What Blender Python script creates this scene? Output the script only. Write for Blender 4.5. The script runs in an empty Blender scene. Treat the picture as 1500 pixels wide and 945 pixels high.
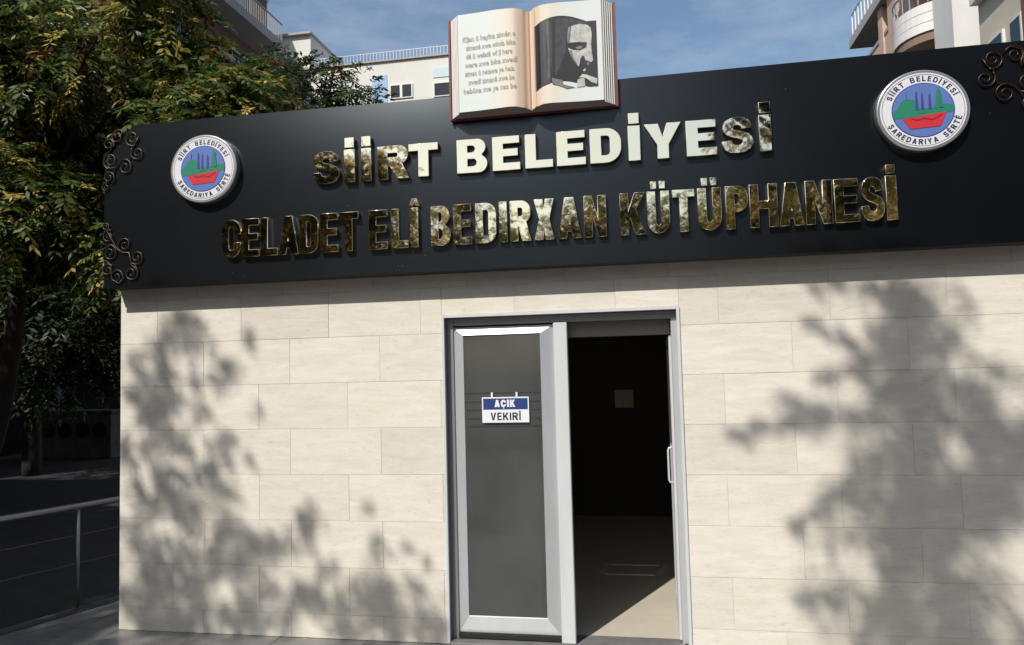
import bpy, bmesh, math, random
import numpy as np
from mathutils import Matrix, Vector

# ------------------------------------------------------------------ camera, sky, sun, exposure
scene = bpy.context.scene
COL = scene.collection
SUN_AZ, SUN_EL = math.radians(202.6), math.radians(45.0)      # azimuth clockwise from +Y
SUN = Vector((math.sin(SUN_AZ)*math.cos(SUN_EL), math.cos(SUN_AZ)*math.cos(SUN_EL), math.sin(SUN_EL)))

YAW, PITCH, ROLL = math.radians(10.485), math.radians(3.53), math.radians(-1.467)
cd = bpy.data.cameras.new('camera'); cam = bpy.data.objects.new('camera', cd); COL.objects.link(cam)
cd.sensor_width = 36.0; cd.lens = 1085.745/1500*36; cd.clip_start = .05; cd.clip_end = 2000
fw = Vector((-math.sin(YAW)*math.cos(PITCH), math.cos(YAW)*math.cos(PITCH), math.sin(PITCH)))
r0 = Vector((math.cos(YAW), math.sin(YAW), 0)); u0 = r0.cross(fw)
rr = math.cos(ROLL)*r0 + math.sin(ROLL)*u0; uu = -math.sin(ROLL)*r0 + math.cos(ROLL)*u0
M = Matrix((rr, uu, -fw)).transposed().to_4x4(); M.translation = Vector((3.648, -4.609, 1.7175))
cam.matrix_world = M
scene.camera = cam

world = bpy.data.worlds.new('World'); scene.world = world; world.use_nodes = True
wt = world.node_tree; wt.nodes.clear()
sky = wt.nodes.new('ShaderNodeTexSky'); sky.sky_type = 'NISHITA'; sky.sun_disc = False
sky.sun_elevation = SUN_EL; sky.sun_rotation = SUN_AZ; sky.altitude = 900; sky.air_density = 1.5; sky.dust_density = 3.6; sky.ozone_density = 3.0
bg = wt.nodes.new('ShaderNodeBackground'); bg.inputs[1].default_value = .121
wo = wt.nodes.new('ShaderNodeOutputWorld')
tc = wt.nodes.new('ShaderNodeTexCoord'); mp = wt.nodes.new('ShaderNodeMapping'); mp.inputs['Scale'].default_value = (3.2, 3.2, 9)
nz = wt.nodes.new('ShaderNodeTexNoise'); nz.inputs['Scale'].default_value = 1.3; nz.inputs['Detail'].default_value = 9; nz.inputs['Roughness'].default_value = .62
cr = wt.nodes.new('ShaderNodeValToRGB'); cr.color_ramp.elements[0].position = .46; cr.color_ramp.elements[0].color = (0, 0, 0, 1)
cr.color_ramp.elements[1].position = .85; cr.color_ramp.elements[1].color = (.42, .42, .42, 1)
mx = wt.nodes.new('ShaderNodeMixRGB'); mx.inputs[2].default_value = (6.5, 6.9, 7.6, 1)
wt.links.new(tc.outputs['Generated'], mp.inputs['Vector']); wt.links.new(mp.outputs[0], nz.inputs['Vector'])
wt.links.new(nz.outputs['Fac'], cr.inputs[0]); wt.links.new(cr.outputs[0], mx.inputs[0])
wt.links.new(sky.outputs[0], mx.inputs[1]); wt.links.new(mx.outputs[0], bg.inputs[0]); wt.links.new(bg.outputs[0], wo.inputs[0])

sd = bpy.data.lights.new('sun', 'SUN'); sd.energy = 4.35; sd.angle = math.radians(.53); sd.color = (1.0, .955, .88)
sun = bpy.data.objects.new('sun', sd); COL.objects.link(sun)
sun.rotation_euler = (-SUN).to_track_quat('-Z', 'Y').to_euler(); sun.location = (0, -8, 20)

vs = scene.view_settings
scene.display_settings.display_device = 'sRGB'
vs.view_transform = 'Standard'; vs.look = 'None'; vs.exposure = 0.0; vs.gamma = 1.0; vs.use_curve_mapping = False
try:
    scene.cycles.max_bounces = 6; scene.cycles.diffuse_bounces = 3; scene.cycles.glossy_bounces = 3; scene.cycles.caustics_reflective = False; scene.cycles.caustics_refractive = False
except Exception: pass

# ------------------------------------------------------------------ materials
def mat(name, col, rough=.6, metal=0., var=.0, vscale=6., bump=0., bscale=60., stretch=(1, 1, 1), spec=.5, rvar=0., objrand=0., col2=None, coat=0., tint=(1, 1, 1)):
    m = bpy.data.materials.new(name); m.use_nodes = True
    nt = m.node_tree; b = nt.nodes['Principled BSDF']
    b.inputs['Base Color'].default_value = (*col, 1); b.inputs['Roughness'].default_value = rough; b.inputs['Metallic'].default_value = metal
    b.inputs['Specular IOR Level'].default_value = spec; b.inputs['Specular Tint'].default_value = (*tint, 1); b.inputs['Coat Weight'].default_value = coat
    N, L = nt.nodes, nt.links
    if var or bump or rvar or objrand:
        geo = N.new('ShaderNodeNewGeometry'); mpn = N.new('ShaderNodeMapping'); mpn.inputs['Scale'].default_value = stretch
        oi = N.new('ShaderNodeObjectInfo')
        add = N.new('ShaderNodeVectorMath'); add.operation = 'ADD'
        sc = N.new('ShaderNodeMath'); sc.operation = 'MULTIPLY'; sc.inputs[1].default_value = 37.0 if objrand else 0.
        L.new(oi.outputs['Random'], sc.inputs[0]); L.new(geo.outputs['Position'], add.inputs[0]); L.new(sc.outputs[0], add.inputs[1])
        L.new(add.outputs[0], mpn.inputs['Vector'])
        n1 = N.new('ShaderNodeTexNoise'); n1.inputs['Scale'].default_value = vscale; n1.inputs['Detail'].default_value = 6; n1.inputs['Roughness'].default_value = .65
        L.new(mpn.outputs[0], n1.inputs['Vector'])
        last = None
        c2 = col2 if col2 else tuple(max(0, c*(1-var)) for c in col)
        c1 = tuple(min(1, c*(1+var*.5)) for c in col) if not col2 else col
        if var or col2:
            ramp = N.new('ShaderNodeValToRGB'); ramp.color_ramp.elements[0].position = .32; ramp.color_ramp.elements[1].position = .68
            ramp.color_ramp.elements[0].color = (*c2, 1); ramp.color_ramp.elements[1].color = (*c1, 1)
            L.new(n1.outputs['Fac'], ramp.inputs[0]); last = ramp.outputs[0]
        if objrand:
            hsv = N.new('ShaderNodeHueSaturation'); mr = N.new('ShaderNodeMapRange')
            mr.inputs['To Min'].default_value = 1-objrand; mr.inputs['To Max'].default_value = 1+objrand*.6
            L.new(oi.outputs['Random'], mr.inputs['Value']); L.new(mr.outputs[0], hsv.inputs['Value'])
            if last: L.new(last, hsv.inputs['Color'])
            else: hsv.inputs['Color'].default_value = (*col, 1)
            last = hsv.outputs[0]
        if last: L.new(last, b.inputs['Base Color'])
        if rvar:
            mr2 = N.new('ShaderNodeMapRange'); mr2.inputs['To Min'].default_value = max(0, rough-rvar); mr2.inputs['To Max'].default_value = min(1, rough+rvar)
            L.new(n1.outputs['Fac'], mr2.inputs['Value']); L.new(mr2.outputs[0], b.inputs['Roughness'])
        if bump:
            n2 = N.new('ShaderNodeTexNoise'); n2.inputs['Scale'].default_value = bscale; n2.inputs['Detail'].default_value = 4
            L.new(mpn.outputs[0], n2.inputs['Vector'])
            bp = N.new('ShaderNodeBump'); bp.inputs['Strength'].default_value = bump; bp.inputs['Distance'].default_value = .01
            L.new(n2.outputs['Fac'], bp.inputs['Height']); L.new(bp.outputs[0], b.inputs['Normal'])
    return m

def leaf_mat(name, trans=.36):
    m = bpy.data.materials.new(name); m.use_nodes = True; nt = m.node_tree; N, L = nt.nodes, nt.links
    b = N['Principled BSDF']; b.inputs['Roughness'].default_value = .45; b.inputs['Specular IOR Level'].default_value = .35
    a = N.new('ShaderNodeAttribute'); a.attribute_name = 'leafcol'
    t = N.new('ShaderNodeBsdfTranslucent'); mixs = N.new('ShaderNodeMixShader'); mixs.inputs[0].default_value = trans
    L.new(a.outputs['Color'], b.inputs['Base Color']); L.new(a.outputs['Color'], t.inputs['Color'])
    L.new(b.outputs[0], mixs.inputs[1]); L.new(t.outputs[0], mixs.inputs[2]); L.new(mixs.outputs[0], N['Material Output'].inputs['Surface'])
    return m

def stone_mat():
    m = mat('cream_stone_tile', (.70, .655, .575), .42, var=.0)
    nt = m.node_tree; N, L = nt.nodes, nt.links; b = N['Principled BSDF']
    geo = N.new('ShaderNodeNewGeometry'); oi = N.new('ShaderNodeObjectInfo')
    sc = N.new('ShaderNodeMath'); sc.operation = 'MULTIPLY'; sc.inputs[1].default_value = 53.
    add = N.new('ShaderNodeVectorMath'); add.operation = 'ADD'
    L.new(oi.outputs['Random'], sc.inputs[0]); L.new(geo.outputs['Position'], add.inputs[0]); L.new(sc.outputs[0], add.inputs[1])
    mp1 = N.new('ShaderNodeMapping'); mp1.inputs['Scale'].default_value = (1.2, 1, 5.5); L.new(add.outputs[0], mp1.inputs[0])
    n1 = N.new('ShaderNodeTexNoise'); n1.inputs['Scale'].default_value = 3.2; n1.inputs['Detail'].default_value = 9; n1.inputs['Roughness'].default_value = .68; n1.inputs['Distortion'].default_value = .6
    L.new(mp1.outputs[0], n1.inputs['Vector'])
    ramp = N.new('ShaderNodeValToRGB'); e = ramp.color_ramp.elements
    e[0].position = .28; e[0].color = (.665, .61, .52, 1); e[1].position = .72; e[1].color = (.80, .765, .69, 1)
    k = ramp.color_ramp.elements.new(.5); k.color = (.735, .69, .605, 1)
    L.new(n1.outputs['Fac'], ramp.inputs[0])
    n3 = N.new('ShaderNodeTexNoise'); n3.inputs['Scale'].default_value = 46; n3.inputs['Detail'].default_value = 5
    mp3 = N.new('ShaderNodeMapping'); mp3.inputs['Scale'].default_value = (.5, 1, 1.7); L.new(add.outputs[0], mp3.inputs[0]); L.new(mp3.outputs[0], n3.inputs['Vector'])
    r3 = N.new('ShaderNodeValToRGB'); r3.color_ramp.elements[0].position = .26; r3.color_ramp.elements[0].color = (.88, .86, .82, 1); r3.color_ramp.elements[1].position = .42; r3.color_ramp.elements[1].color = (1, 1, 1, 1)
    L.new(n3.outputs['Fac'], r3.inputs[0])
    mul = N.new('ShaderNodeMixRGB'); mul.blend_type = 'MULTIPLY'; mul.inputs[0].default_value = 1
    L.new(ramp.outputs[0], mul.inputs[1]); L.new(r3.outputs[0], mul.inputs[2])
    hsv = N.new('ShaderNodeHueSaturation'); mr = N.new('ShaderNodeMapRange'); mr.inputs['To Min'].default_value = .925; mr.inputs['To Max'].default_value = 1.035
    L.new(oi.outputs['Random'], mr.inputs['Value']); L.new(mr.outputs[0], hsv.inputs['Value']); L.new(mul.outputs[0], hsv.inputs['Color'])
    L.new(hsv.outputs[0], b.inputs['Base Color'])
    bp = N.new('ShaderNodeBump'); bp.inputs['Strength'].default_value = .18; bp.inputs['Distance'].default_value = .004
    L.new(n3.outputs['Fac'], bp.inputs['Height']); L.new(bp.outputs[0], b.inputs['Normal'])
    return m

def page_mat():
    """cream paper printed with a peach tint towards the spine"""
    m = mat('cream_page', (.74, .74, .69), .55); N, L = m.node_tree.nodes, m.node_tree.links
    g_ = N.new('ShaderNodeNewGeometry'); sx = N.new('ShaderNodeSeparateXYZ'); sb = N.new('ShaderNodeMath'); sb.operation = 'SUBTRACT'; sb.inputs[1].default_value = 2.990
    ab_ = N.new('ShaderNodeMath'); ab_.operation = 'ABSOLUTE'; rp_ = N.new('ShaderNodeValToRGB')
    L.new(g_.outputs['Position'], sx.inputs[0]); L.new(sx.outputs['X'], sb.inputs[0]); L.new(sb.outputs[0], ab_.inputs[0]); L.new(ab_.outputs[0], rp_.inputs[0])
    e = rp_.color_ramp.elements; e[0].position = .02; e[0].color = (.68, .47, .36, 1); e[1].position = .26; e[1].color = (.68, .72, .70, 1)
    k = e.new(.11); k.color = (.74, .66, .54, 1)
    L.new(rp_.outputs[0], m.node_tree.nodes['Principled BSDF'].inputs['Base Color']); return m
def frosted_glass():
    m = mat('frosted_door_glass', (.22, .235, .23), .14, var=.25, vscale=2.2, rvar=.06, stretch=(1, 1, .6))
    N, L = m.node_tree.nodes, m.node_tree.links; b = N['Principled BSDF']
    t = N.new('ShaderNodeBsdfTranslucent'); t.inputs['Color'].default_value = (.80, .82, .78, 1)
    mx_ = N.new('ShaderNodeMixShader'); mx_.inputs[0].default_value = .72
    L.new(b.outputs[0], mx_.inputs[1]); L.new(t.outputs[0], mx_.inputs[2])
    gl = N.new('ShaderNodeBsdfGlossy'); gl.inputs['Roughness'].default_value = .06; fr_ = N.new('ShaderNodeFresnel'); fr_.inputs['IOR'].default_value = 1.62
    mg_ = N.new('ShaderNodeMixShader'); L.new(fr_.outputs[0], mg_.inputs[0]); L.new(mx_.outputs[0], mg_.inputs[1]); L.new(gl.outputs[0], mg_.inputs[2])
    L.new(mg_.outputs[0], N['Material Output'].inputs['Surface'])
    return m
MT = dict(
    stone=stone_mat(),
    mortar=mat('grey_mortar', (.62, .585, .52), .9, var=.2, vscale=12),
    black=mat('black_composite_panel', (.0020, .0024, .0040), .29, var=.3, vscale=2.5, rvar=.02, bump=.012, bscale=2.2, spec=.66, tint=(.80, .91, 1.0)),
    panel_edge=mat('dark_panel_edge', (.03, .026, .022), .7),
    gold=mat('polished_gold', (1.0, .875, .62), .025, 1.0, bump=.04, bscale=4.5),
    bronze=mat('bronze_scroll', (.17, .095, .06), .38, .9, var=.3, vscale=30),
    alu=mat('brushed_aluminium', (.56, .58, .60), .36, .35, var=.08, vscale=9, stretch=(1, 1, .2)),
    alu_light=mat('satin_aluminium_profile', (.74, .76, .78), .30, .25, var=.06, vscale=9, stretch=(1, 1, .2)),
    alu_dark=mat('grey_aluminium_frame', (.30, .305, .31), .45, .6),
    glass=frosted_glass(),
    stripe=mat('dark_film_stripe', (.045, .047, .05), .4),
    gasket=mat('black_rubber_gasket', (.012, .012, .013), .7),
    blue_print=mat('navy_print', (.022, .05, .19), .4), white_print=mat('white_plastic', (.80, .82, .84), .4), dark_print=mat('dark_blue_lettering', (.015, .022, .06), .5),
    white_enamel=mat('white_enamel', (.72, .72, .76), .35, var=.06, vscale=5), silver=mat('brushed_silver_rim', (.66, .66, .68), .3, .85),
    em_blue=mat('emblem_blue', (.105, .175, .45), .4), em_green=mat('emblem_green', (.022, .21, .13), .4), em_dkgreen=mat('emblem_dark_green', (.02, .2, .12), .4),
    em_violet=mat('emblem_violet', (.05, .06, .24), .4), em_red=mat('emblem_red', (.56, .03, .045), .4), em_dkred=mat('emblem_dark_red', (.3, .015, .03), .4), em_navy=mat('emblem_navy', (.02, .04, .19), .4),
    page=page_mat(), page_edge=mat('page_stack_edge', (.58, .47, .41), .8, var=.25, vscale=14, stretch=(40, 40, .6)),
    gutter=mat('peach_page_gutter', (.72, .56, .44), .6), cover=mat('dark_red_book_cover', (.16, .03, .03), .5, var=.2),
    ink=mat('grey_page_ink', (.42, .42, .38), .7), photo_dark=mat('photograph_black', (.012, .012, .016), .45), photo_grey=mat('photograph_grey', (.050, .051, .062), .45, var=.5, vscale=30), photo_mid=mat('photograph_mid_grey', (.19, .19, .185), .5, var=.5, vscale=40), photo_skin=mat('photograph_pale', (.50, .51, .47), .5, var=.35, vscale=28),
    pave=mat('grey_granite_slab', (.19, .19, .186), .34, var=.22, vscale=14, bump=.05, bscale=140, objrand=.1), grout=mat('pavement_joint', (.12, .115, .11), .9),
    asphalt=mat('asphalt', (.025, .025, .027), .85, var=.3, vscale=5, bump=.5, bscale=90), kerb=mat('dark_kerb_stone', (.07, .07, .07), .8, var=.3),
    steel=mat('stainless_tube', (.42, .43, .45), .3, .9, var=.1), rust_rod=mat('thin_brown_rod', (.12, .085, .05), .6),
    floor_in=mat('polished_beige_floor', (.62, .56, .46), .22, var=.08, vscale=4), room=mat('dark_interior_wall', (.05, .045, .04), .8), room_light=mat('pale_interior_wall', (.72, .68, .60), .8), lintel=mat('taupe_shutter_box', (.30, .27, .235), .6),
    roomwood=mat('dark_brown_furniture', (.018, .014, .011), .5), paper=mat('yellowed_paper', (.55, .52, .36), .8, var=.2, vscale=20), floor_strip=mat('pale_floor_strip', (.75, .70, .60), .25),
    bark=mat('dark_tree_bark', (.034, .028, .024), .9, var=.45, vscale=18, stretch=(1, 1, .25), bump=.9, bscale=30),
    leaf=leaf_mat('tree_leaf'), leaf_thin=leaf_mat('thin_autumn_leaf', .58),
    concrete=mat('dark_stained_concrete', (.13, .125, .115), .85, var=.4, vscale=4), motif=mat('dark_round_motif', (.014, .014, .014), .6),
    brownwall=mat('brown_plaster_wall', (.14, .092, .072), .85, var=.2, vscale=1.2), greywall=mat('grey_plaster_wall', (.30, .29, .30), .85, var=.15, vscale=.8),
    whitewall=mat('white_rendered_wall', (.70, .685, .63), .85, var=.07, vscale=.35), bluewall=mat('pale_blue_paint', (.36, .50, .72), .8, var=.1, vscale=.8), bluetint=mat('light_blue_paint', (.55, .66, .72), .8),
    winglass=mat('dark_window_glass', (.02, .024, .028), .08), winframe=mat('white_window_frame', (.7, .7, .68), .5), rail_blue=mat('grey_blue_railing', (.34, .38, .45), .5, .3),
    peach=mat('peach_brick_cladding', (.56, .345, .25), .85, var=.25, vscale=3, col2=(.62, .47, .37)), creamwall=mat('cream_rendered_wall', (.60, .545, .44), .85, var=.12, vscale=.6), whiteband=mat('white_balcony_band', (.72, .71, .69), .8, var=.08, vscale=1),
    brownsoffit=mat('brown_soffit', (.24, .17, .125), .85, var=.15, vscale=1.5), redbrown=mat('red_brown_wall', (.24, .085, .06), .85, var=.2), slabgrey=mat('grey_eave_slab', (.42, .385, .36), .85, var=.15),
    bronze_shaded=mat('shaded_bronze_scroll', (.085, .072, .05), .42, .8, var=.35, vscale=40),  # bronze copy darkened in colour for the scrolls under tree shade
    shutter=mat('dark_roller_shutter', (.018, .017, .016), .95, spec=.05),
    pot=mat('terracotta_pot', (.4, .15, .08), .8),
)

# ------------------------------------------------------------------ building helpers
BASE = {}
def link(o, parent=None):
    COL.objects.link(o)
    if parent is not None:
        o.parent = parent
        b = BASE.get(parent.name)
        if b is not None: o.matrix_parent_inverse = Matrix.Translation(-b)
    return o
def thing(name, label, cat, loc=(0, 0, 0), group=None):
    o = bpy.data.objects.new(name, None); COL.objects.link(o); o.location = loc; o.empty_display_size = .2
    BASE[o.name] = Vector(loc); o['label'] = label; o['category'] = cat
    if group: o['group'] = group
    return o
def tag(o, label, cat, group=None):
    o['label'] = label; o['category'] = cat
    if group: o['group'] = group
    return o
def struct(o): o['kind'] = 'structure'; return o
def mesh_obj(name, verts, faces, m, parent=None, smooth=False):
    me = bpy.data.meshes.new(name); me.from_pydata([tuple(v) for v in verts], [], faces); me.update()
    if m: me.materials.append(m)
    if smooth:
        for p in me.polygons: p.use_smooth = True
    return link(bpy.data.objects.new(name, me), parent)
class MB:
    def __init__(s): s.v = []; s.f = []
    def box(s, x0, x1, y0, y1, z0, z1, ch=0.):
        n = len(s.v)
        if ch <= 0:
            s.v += [(x0, y0, z0), (x1, y0, z0), (x1, y1, z0), (x0, y1, z0), (x0, y0, z1), (x1, y0, z1), (x1, y1, z1), (x0, y1, z1)]
            s.f += [tuple(n+i for i in q) for q in ((0, 3, 2, 1), (4, 5, 6, 7), (0, 1, 5, 4), (1, 2, 6, 5), (2, 3, 7, 6), (3, 0, 4, 7))]
        else:
            bm = bmesh.new(); bmesh.ops.create_cube(bm, size=1)
            for v in bm.verts: v.co = Vector(((x0+x1)/2+v.co.x*(x1-x0), (y0+y1)/2+v.co.y*(y1-y0), (z0+z1)/2+v.co.z*(z1-z0)))
            bmesh.ops.bevel(bm, geom=bm.edges[:], offset=ch, segments=1, affect='EDGES')
            bm.verts.index_update()
            s.v += [tuple(v.co) for v in bm.verts]; s.f += [tuple(n+v.index for v in f.verts) for f in bm.faces]; bm.free()
        return s
    def tube(s, pts, rad, seg=8, caps=True):
        pts = [Vector(p) for p in pts]; n0 = len(s.v); k = len(pts)
        rads = rad if isinstance(rad, (list, tuple)) else [rad]*k
        up = Vector((0, 0, 1)); prev = None
        for i, p in enumerate(pts):
            t = (pts[min(i+1, k-1)]-pts[max(i-1, 0)]).normalized()
            if prev is None:
                a = t.cross(up if abs(t.z) < .9 else Vector((1, 0, 0))).normalized()
            else:
                a = (prev - t*prev.dot(t)).normalized()
            prev = a; b = t.cross(a)
            for j in range(seg):
                an = 2*math.pi*j/seg
                s.v.append(tuple(p + (a*math.cos(an)+b*math.sin(an))*rads[i]))
        for i in range(k-1):
            for j in range(seg):
                s.f.append((n0+i*seg+j, n0+i*seg+(j+1) % seg, n0+(i+1)*seg+(j+1) % seg, n0+(i+1)*seg+j))
        if caps:
            s.f.append(tuple(n0+j for j in range(seg))[::-1]); s.f.append(tuple(n0+(k-1)*seg+j for j in range(seg)))
        return s
    def prism(s, loop, y0, y1):
        """loop of (x,z), counter-clockwise seen from -y; y0 front, y1 back"""
        n = len(s.v); k = len(loop)
        s.v += [(x, y0, z) for x, z in loop] + [(x, y1, z) for x, z in loop]
        s.f.append(tuple(range(n, n+k))); s.f.append(tuple(range(n+2*k-1, n+k-1, -1)))
        for i in range(k):
            j = (i+1) % k; s.f.append((n+j, n+i, n+k+i, n+k+j))
        return s
    def build(s, name, m, parent=None, smooth=False): return mesh_obj(name, s.v, s.f, m, parent, smooth)
def part_box(name, parent, m, x0, x1, y0, y1, z0, z1, ch=0.): return MB().box(x0, x1, y0, y1, z0, z1, ch).build(name, m, parent)

# glyphs -----------------------------------------------------------
def arc(cx, cy, rx, ry, a0, a1, n=9):
    return [(cx+rx*math.cos(math.radians(a0+(a1-a0)*i/n)), cy+ry*math.sin(math.radians(a0+(a1-a0)*i/n))) for i in range(n+1)]
def stroke(pts, t):
    P = [Vector((x, y)) for x, y in pts]; L_, R_ = [], []
    for i, p in enumerate(P):
        d = (P[min(i+1, len(P)-1)]-P[max(i-1, 0)]).normalized(); nn = Vector((-d.y, d.x))
        L_.append((p+nn*t/2, d)); R_.append((p-nn*t/2, d))
    def clean(side):
        out = [side[0][0]]
        for q, d in side[1:]:
            if (q-out[-1]).dot(d) > 1e-5: out.append(q)
        return [tuple(q) for q in out]
    return clean(L_) + clean(R_)[::-1]
def catmull(c, n=8):
    out = []; c = [2*np.array(c[0])-np.array(c[1])]+[np.array(q) for q in c]+[2*np.array(c[-1])-np.array(c[-2])]
    for i in range(1, len(c)-2):
        for j in range(n):
            t = j/n; out.append(tuple(.5*((2*c[i])+(-c[i-1]+c[i+1])*t+(2*c[i-1]-5*c[i]+4*c[i+1]-c[i+2])*t*t+(-c[i-1]+3*c[i]-3*c[i+1]+c[i+2])*t**3)))
    out.append(tuple(c[-2])); return out
def glyph(ch, w, h, t, th=None):
    return [dejag(q) for q in glyph_raw(ch, w, h, t, th)]
def dejag(q):
    out = []
    for p in q:
        if not out or math.hypot(p[0]-out[-1][0], p[1]-out[-1][1]) > 2e-4: out.append(p)
    return out
def glyph_raw(ch, w, h, t, th=None):
    """closed loops (outline and holes) of a bold sans capital in a w x h box"""
    th = th or t*.78; a = t/2; base = {'İ': 'I', 'Î': 'I', 'Ü': 'U', 'Ş': 'S', 'Ç': 'C', 'Ê': 'E'}.get(ch, ch); o = []
    if base == 'I': o = [[(0, 0), (w, 0), (w, h), (0, h)]]
    elif base == 'E':
        m = h*.52; o = [[(0, 0), (w, 0), (w, th), (t, th), (t, m-th/2), (w*.92, m-th/2), (w*.92, m+th/2), (t, m+th/2), (t, h-th), (w*.98, h-th), (w*.98, h), (0, h)]]
    elif base == 'L': o = [[(0, 0), (w, 0), (w, th*1.05), (t, th*1.05), (t, h), (0, h)]]
    elif base == 'T': c = w/2; o = [[(c-a, 0), (c+a, 0), (c+a, h-th), (w, h-th), (w, h), (0, h), (0, h-th), (c-a, h-th)]]
    elif base == 'H': m = h*.52; o = [[(0, 0), (t, 0), (t, m-th/2), (w-t, m-th/2), (w-t, 0), (w, 0), (w, h), (w-t, h), (w-t, m+th/2), (t, m+th/2), (t, h), (0, h)]]
    elif base == 'N': o = [[(0, 0), (t, 0), (t, .60*h), (w-t, 0), (w, 0), (w, h), (w-t, h), (w-t, .40*h), (t, h), (0, h)]]
    elif base == 'X': o = [[(0, 0), (1.12*t, 0), (w/2, .34*h), (w-1.12*t, 0), (w, 0), (w/2+.66*t, .5*h), (w, h), (w-1.12*t, h), (w/2, .66*h), (1.12*t, h), (0, h), (w/2-.66*t, .5*h)]]
    elif base == 'Y': o = [[(w/2-a, 0), (w/2+a, 0), (w/2+a, .40*h), (w, h), (w-1.2*t, h), (w/2, .60*h), (1.2*t, h), (0, h), (w/2-a, .40*h)]]
    elif base == 'V': o = [[(w/2-.55*t, 0), (w/2+.55*t, 0), (w, h), (w-1.1*t, h), (w/2, .28*h), (1.1*t, h), (0, h)]]
    elif base == 'K': o = [[(0, 0), (t, 0), (t, .30*h), (.40*w, .44*h), (w-1.2*t, 0), (w*1.02, 0), (.62*w, .60*h), (w, h), (w-1.25*t, h), (t, .54*h), (t, h), (0, h)]]
    elif base == 'A':
        ta = 1.15*t; k = (w/2-ta/2)/h; xi = lambda y: t*1.02+y*k
        y0 = min(.86*h, (w/2-t*1.02)/k); o = [[(0, 0), (t*1.02, 0), (xi(.17*h), .17*h), (w-xi(.17*h), .17*h), (w-t*1.02, 0), (w, 0), (w/2+ta/2, h), (w/2-ta/2, h)]]
        if y0 > .38*h: o.append([(xi(.34*h), .34*h), (w-xi(.34*h), .34*h), (w/2, y0)])
    elif base == 'D':
        R = min(.50*w, .42*h); r = max(.006*h, R-t); o = [[(0, 0), (w-R, 0)]+arc(w-R, R, R, R, -90, 0)+arc(w-R, h-R, R, R, 0, 90)+[(0, h)],
             [(t, th), (w-t-r, th)]+arc(w-t-r, th+r, r, r, -90, 0)+arc(w-t-r, h-th-r, r, r, 0, 90)+[(t, h-th)]]
    elif base in 'PR':
        yb = .40*h if base == 'P' else .44*h; R = min(.46*w, (h-yb)/2); r = max(.004*h, R-th)
        bowl = arc(w-R, yb+R, R, R, -90, 0)+arc(w-R, h-R, R, R, 0, 90)+[(0, h)]
        if base == 'P': o = [[(0, 0), (t, 0), (t, yb), (w-R, yb)]+bowl]
        else: o = [[(0, 0), (t, 0), (t, yb-.04*h), (.40*w, yb-.04*h), (w-1.12*t, 0), (w*1.03, 0), (w*.80, yb+.03*h)]+bowl[3:]]
        xr = w-t
        o.append([(t, yb+th), (xr-r, yb+th)]+arc(xr-r, yb+th+r, r, r, -90, 0, 5)+arc(xr-r, h-th-r, r, r, 0, 90, 5)+[(t, h-th)])
    elif base == 'B':
        m = .51*h; R1 = min(.45*w, m/2); R2 = min(.45*w, (h-m)/2); w2 = w*.95
        o = [[(0, 0), (w-R1, 0)]+arc(w-R1, R1, R1, R1, -90, 0)+arc(w-R1, m-R1, R1, R1, 0, 62, 6)+arc(w2-R2, m+R2, R2, R2, -58, 0, 6)+arc(w2-R2, h-R2, R2, R2, 0, 90)+[(0, h)]]
        s_ = th*.86
        for (b0, b1, ww) in ((s_, m-s_/2, w), (m+s_/2, h-s_, w2)):
            r = min((b1-b0)/2, max(.01*h, ww-t-t)); xr = ww-t
            if xr-r < t: r = max(.002*h, xr-t-.001)
            o.append([(t, b0), (xr-r, b0)]+arc(xr-r, b0+r, r, r, -90, 0, 5)+arc(xr-r, b1-r, r, r, 0, 90, 5)+[(t, b1)])
    elif base in 'CU':
        Ro = w/2; Ry = min(Ro*1.12, h*.46); Ri = Ro-t; Rj = max(Ry-th*1.05, .01*h)
        if base == 'C':
            o = [[(w, .62*h)]+arc(Ro, h-Ry, Ro, Ry, 0, 180, 16)+arc(Ro, Ry, Ro, Ry, 180, 360, 16)+[(w, .38*h), (w-t, .38*h)]+arc(Ro, Ry, Ri, Rj, 360, 180, 14)+arc(Ro, h-Ry, Ri, Rj, 180, 0, 14)+[(w-t, .62*h)]]
        else:
            o = [[(w, h), (w-t, h)]+arc(Ro, Ry, Ri, Rj, 360, 180, 14)+[(t, h), (0, h)]+arc(Ro, Ry, Ro, Ry, 180, 360, 16)]
    elif base == 'S':
        P_ = [(.65, .675), (.63, .735), (.58, .775), (.51, .79), (.45, .785), (.39, .755), (.36, .70), (.40, .65), (.52, .615), (.70, .57), (.86, .51), (.95, .42), (.985, .31), (.96, .19), (.88, .09), (.72, .02), (.50, 0), (.28, .02), (.13, .09), (.05, .20), (.02, .325), (.31, .345), (.34, .265), (.41, .215), (.51, .20), (.60, .215), (.66, .26), (.68, .325), (.64, .375), (.52, .415), (.34, .46), (.18, .52), (.09, .60), (.055, .70), (.07, .79), (.14, .90), (.30, .975), (.52, 1.0), (.74, .97), (.86, .90), (.92, .80), (.935, .70)]
        o = [[(x*w, y*h) for x, y in P_]]
    if ch == 'İ': g = h*.07; o.append([(w/2-a*.92, h+g), (w/2+a*.92, h+g), (w/2+a*.92, h+g+t*.95), (w/2-a*.92, h+g+t*.95)])
    if ch == 'Ü':
        for s in (-1, 1): c = w/2+s*w*.2; d = t*.34; o.append([(c-d, h*1.07), (c+d, h*1.07), (c+d, h*1.07+t*.9), (c-d, h*1.07+t*.9)])
    if ch in 'ÎÊ':
        c = w/2; e = max(w*.4, t*.75); e = min(e, t*1.1); y = h*1.06; o.append([(c-e, y), (c-e*.35, y), (c, y+t*.35), (c+e*.35, y), (c+e, y), (c+t*.32, y+t*.95), (c-t*.32, y+t*.95)])
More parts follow.
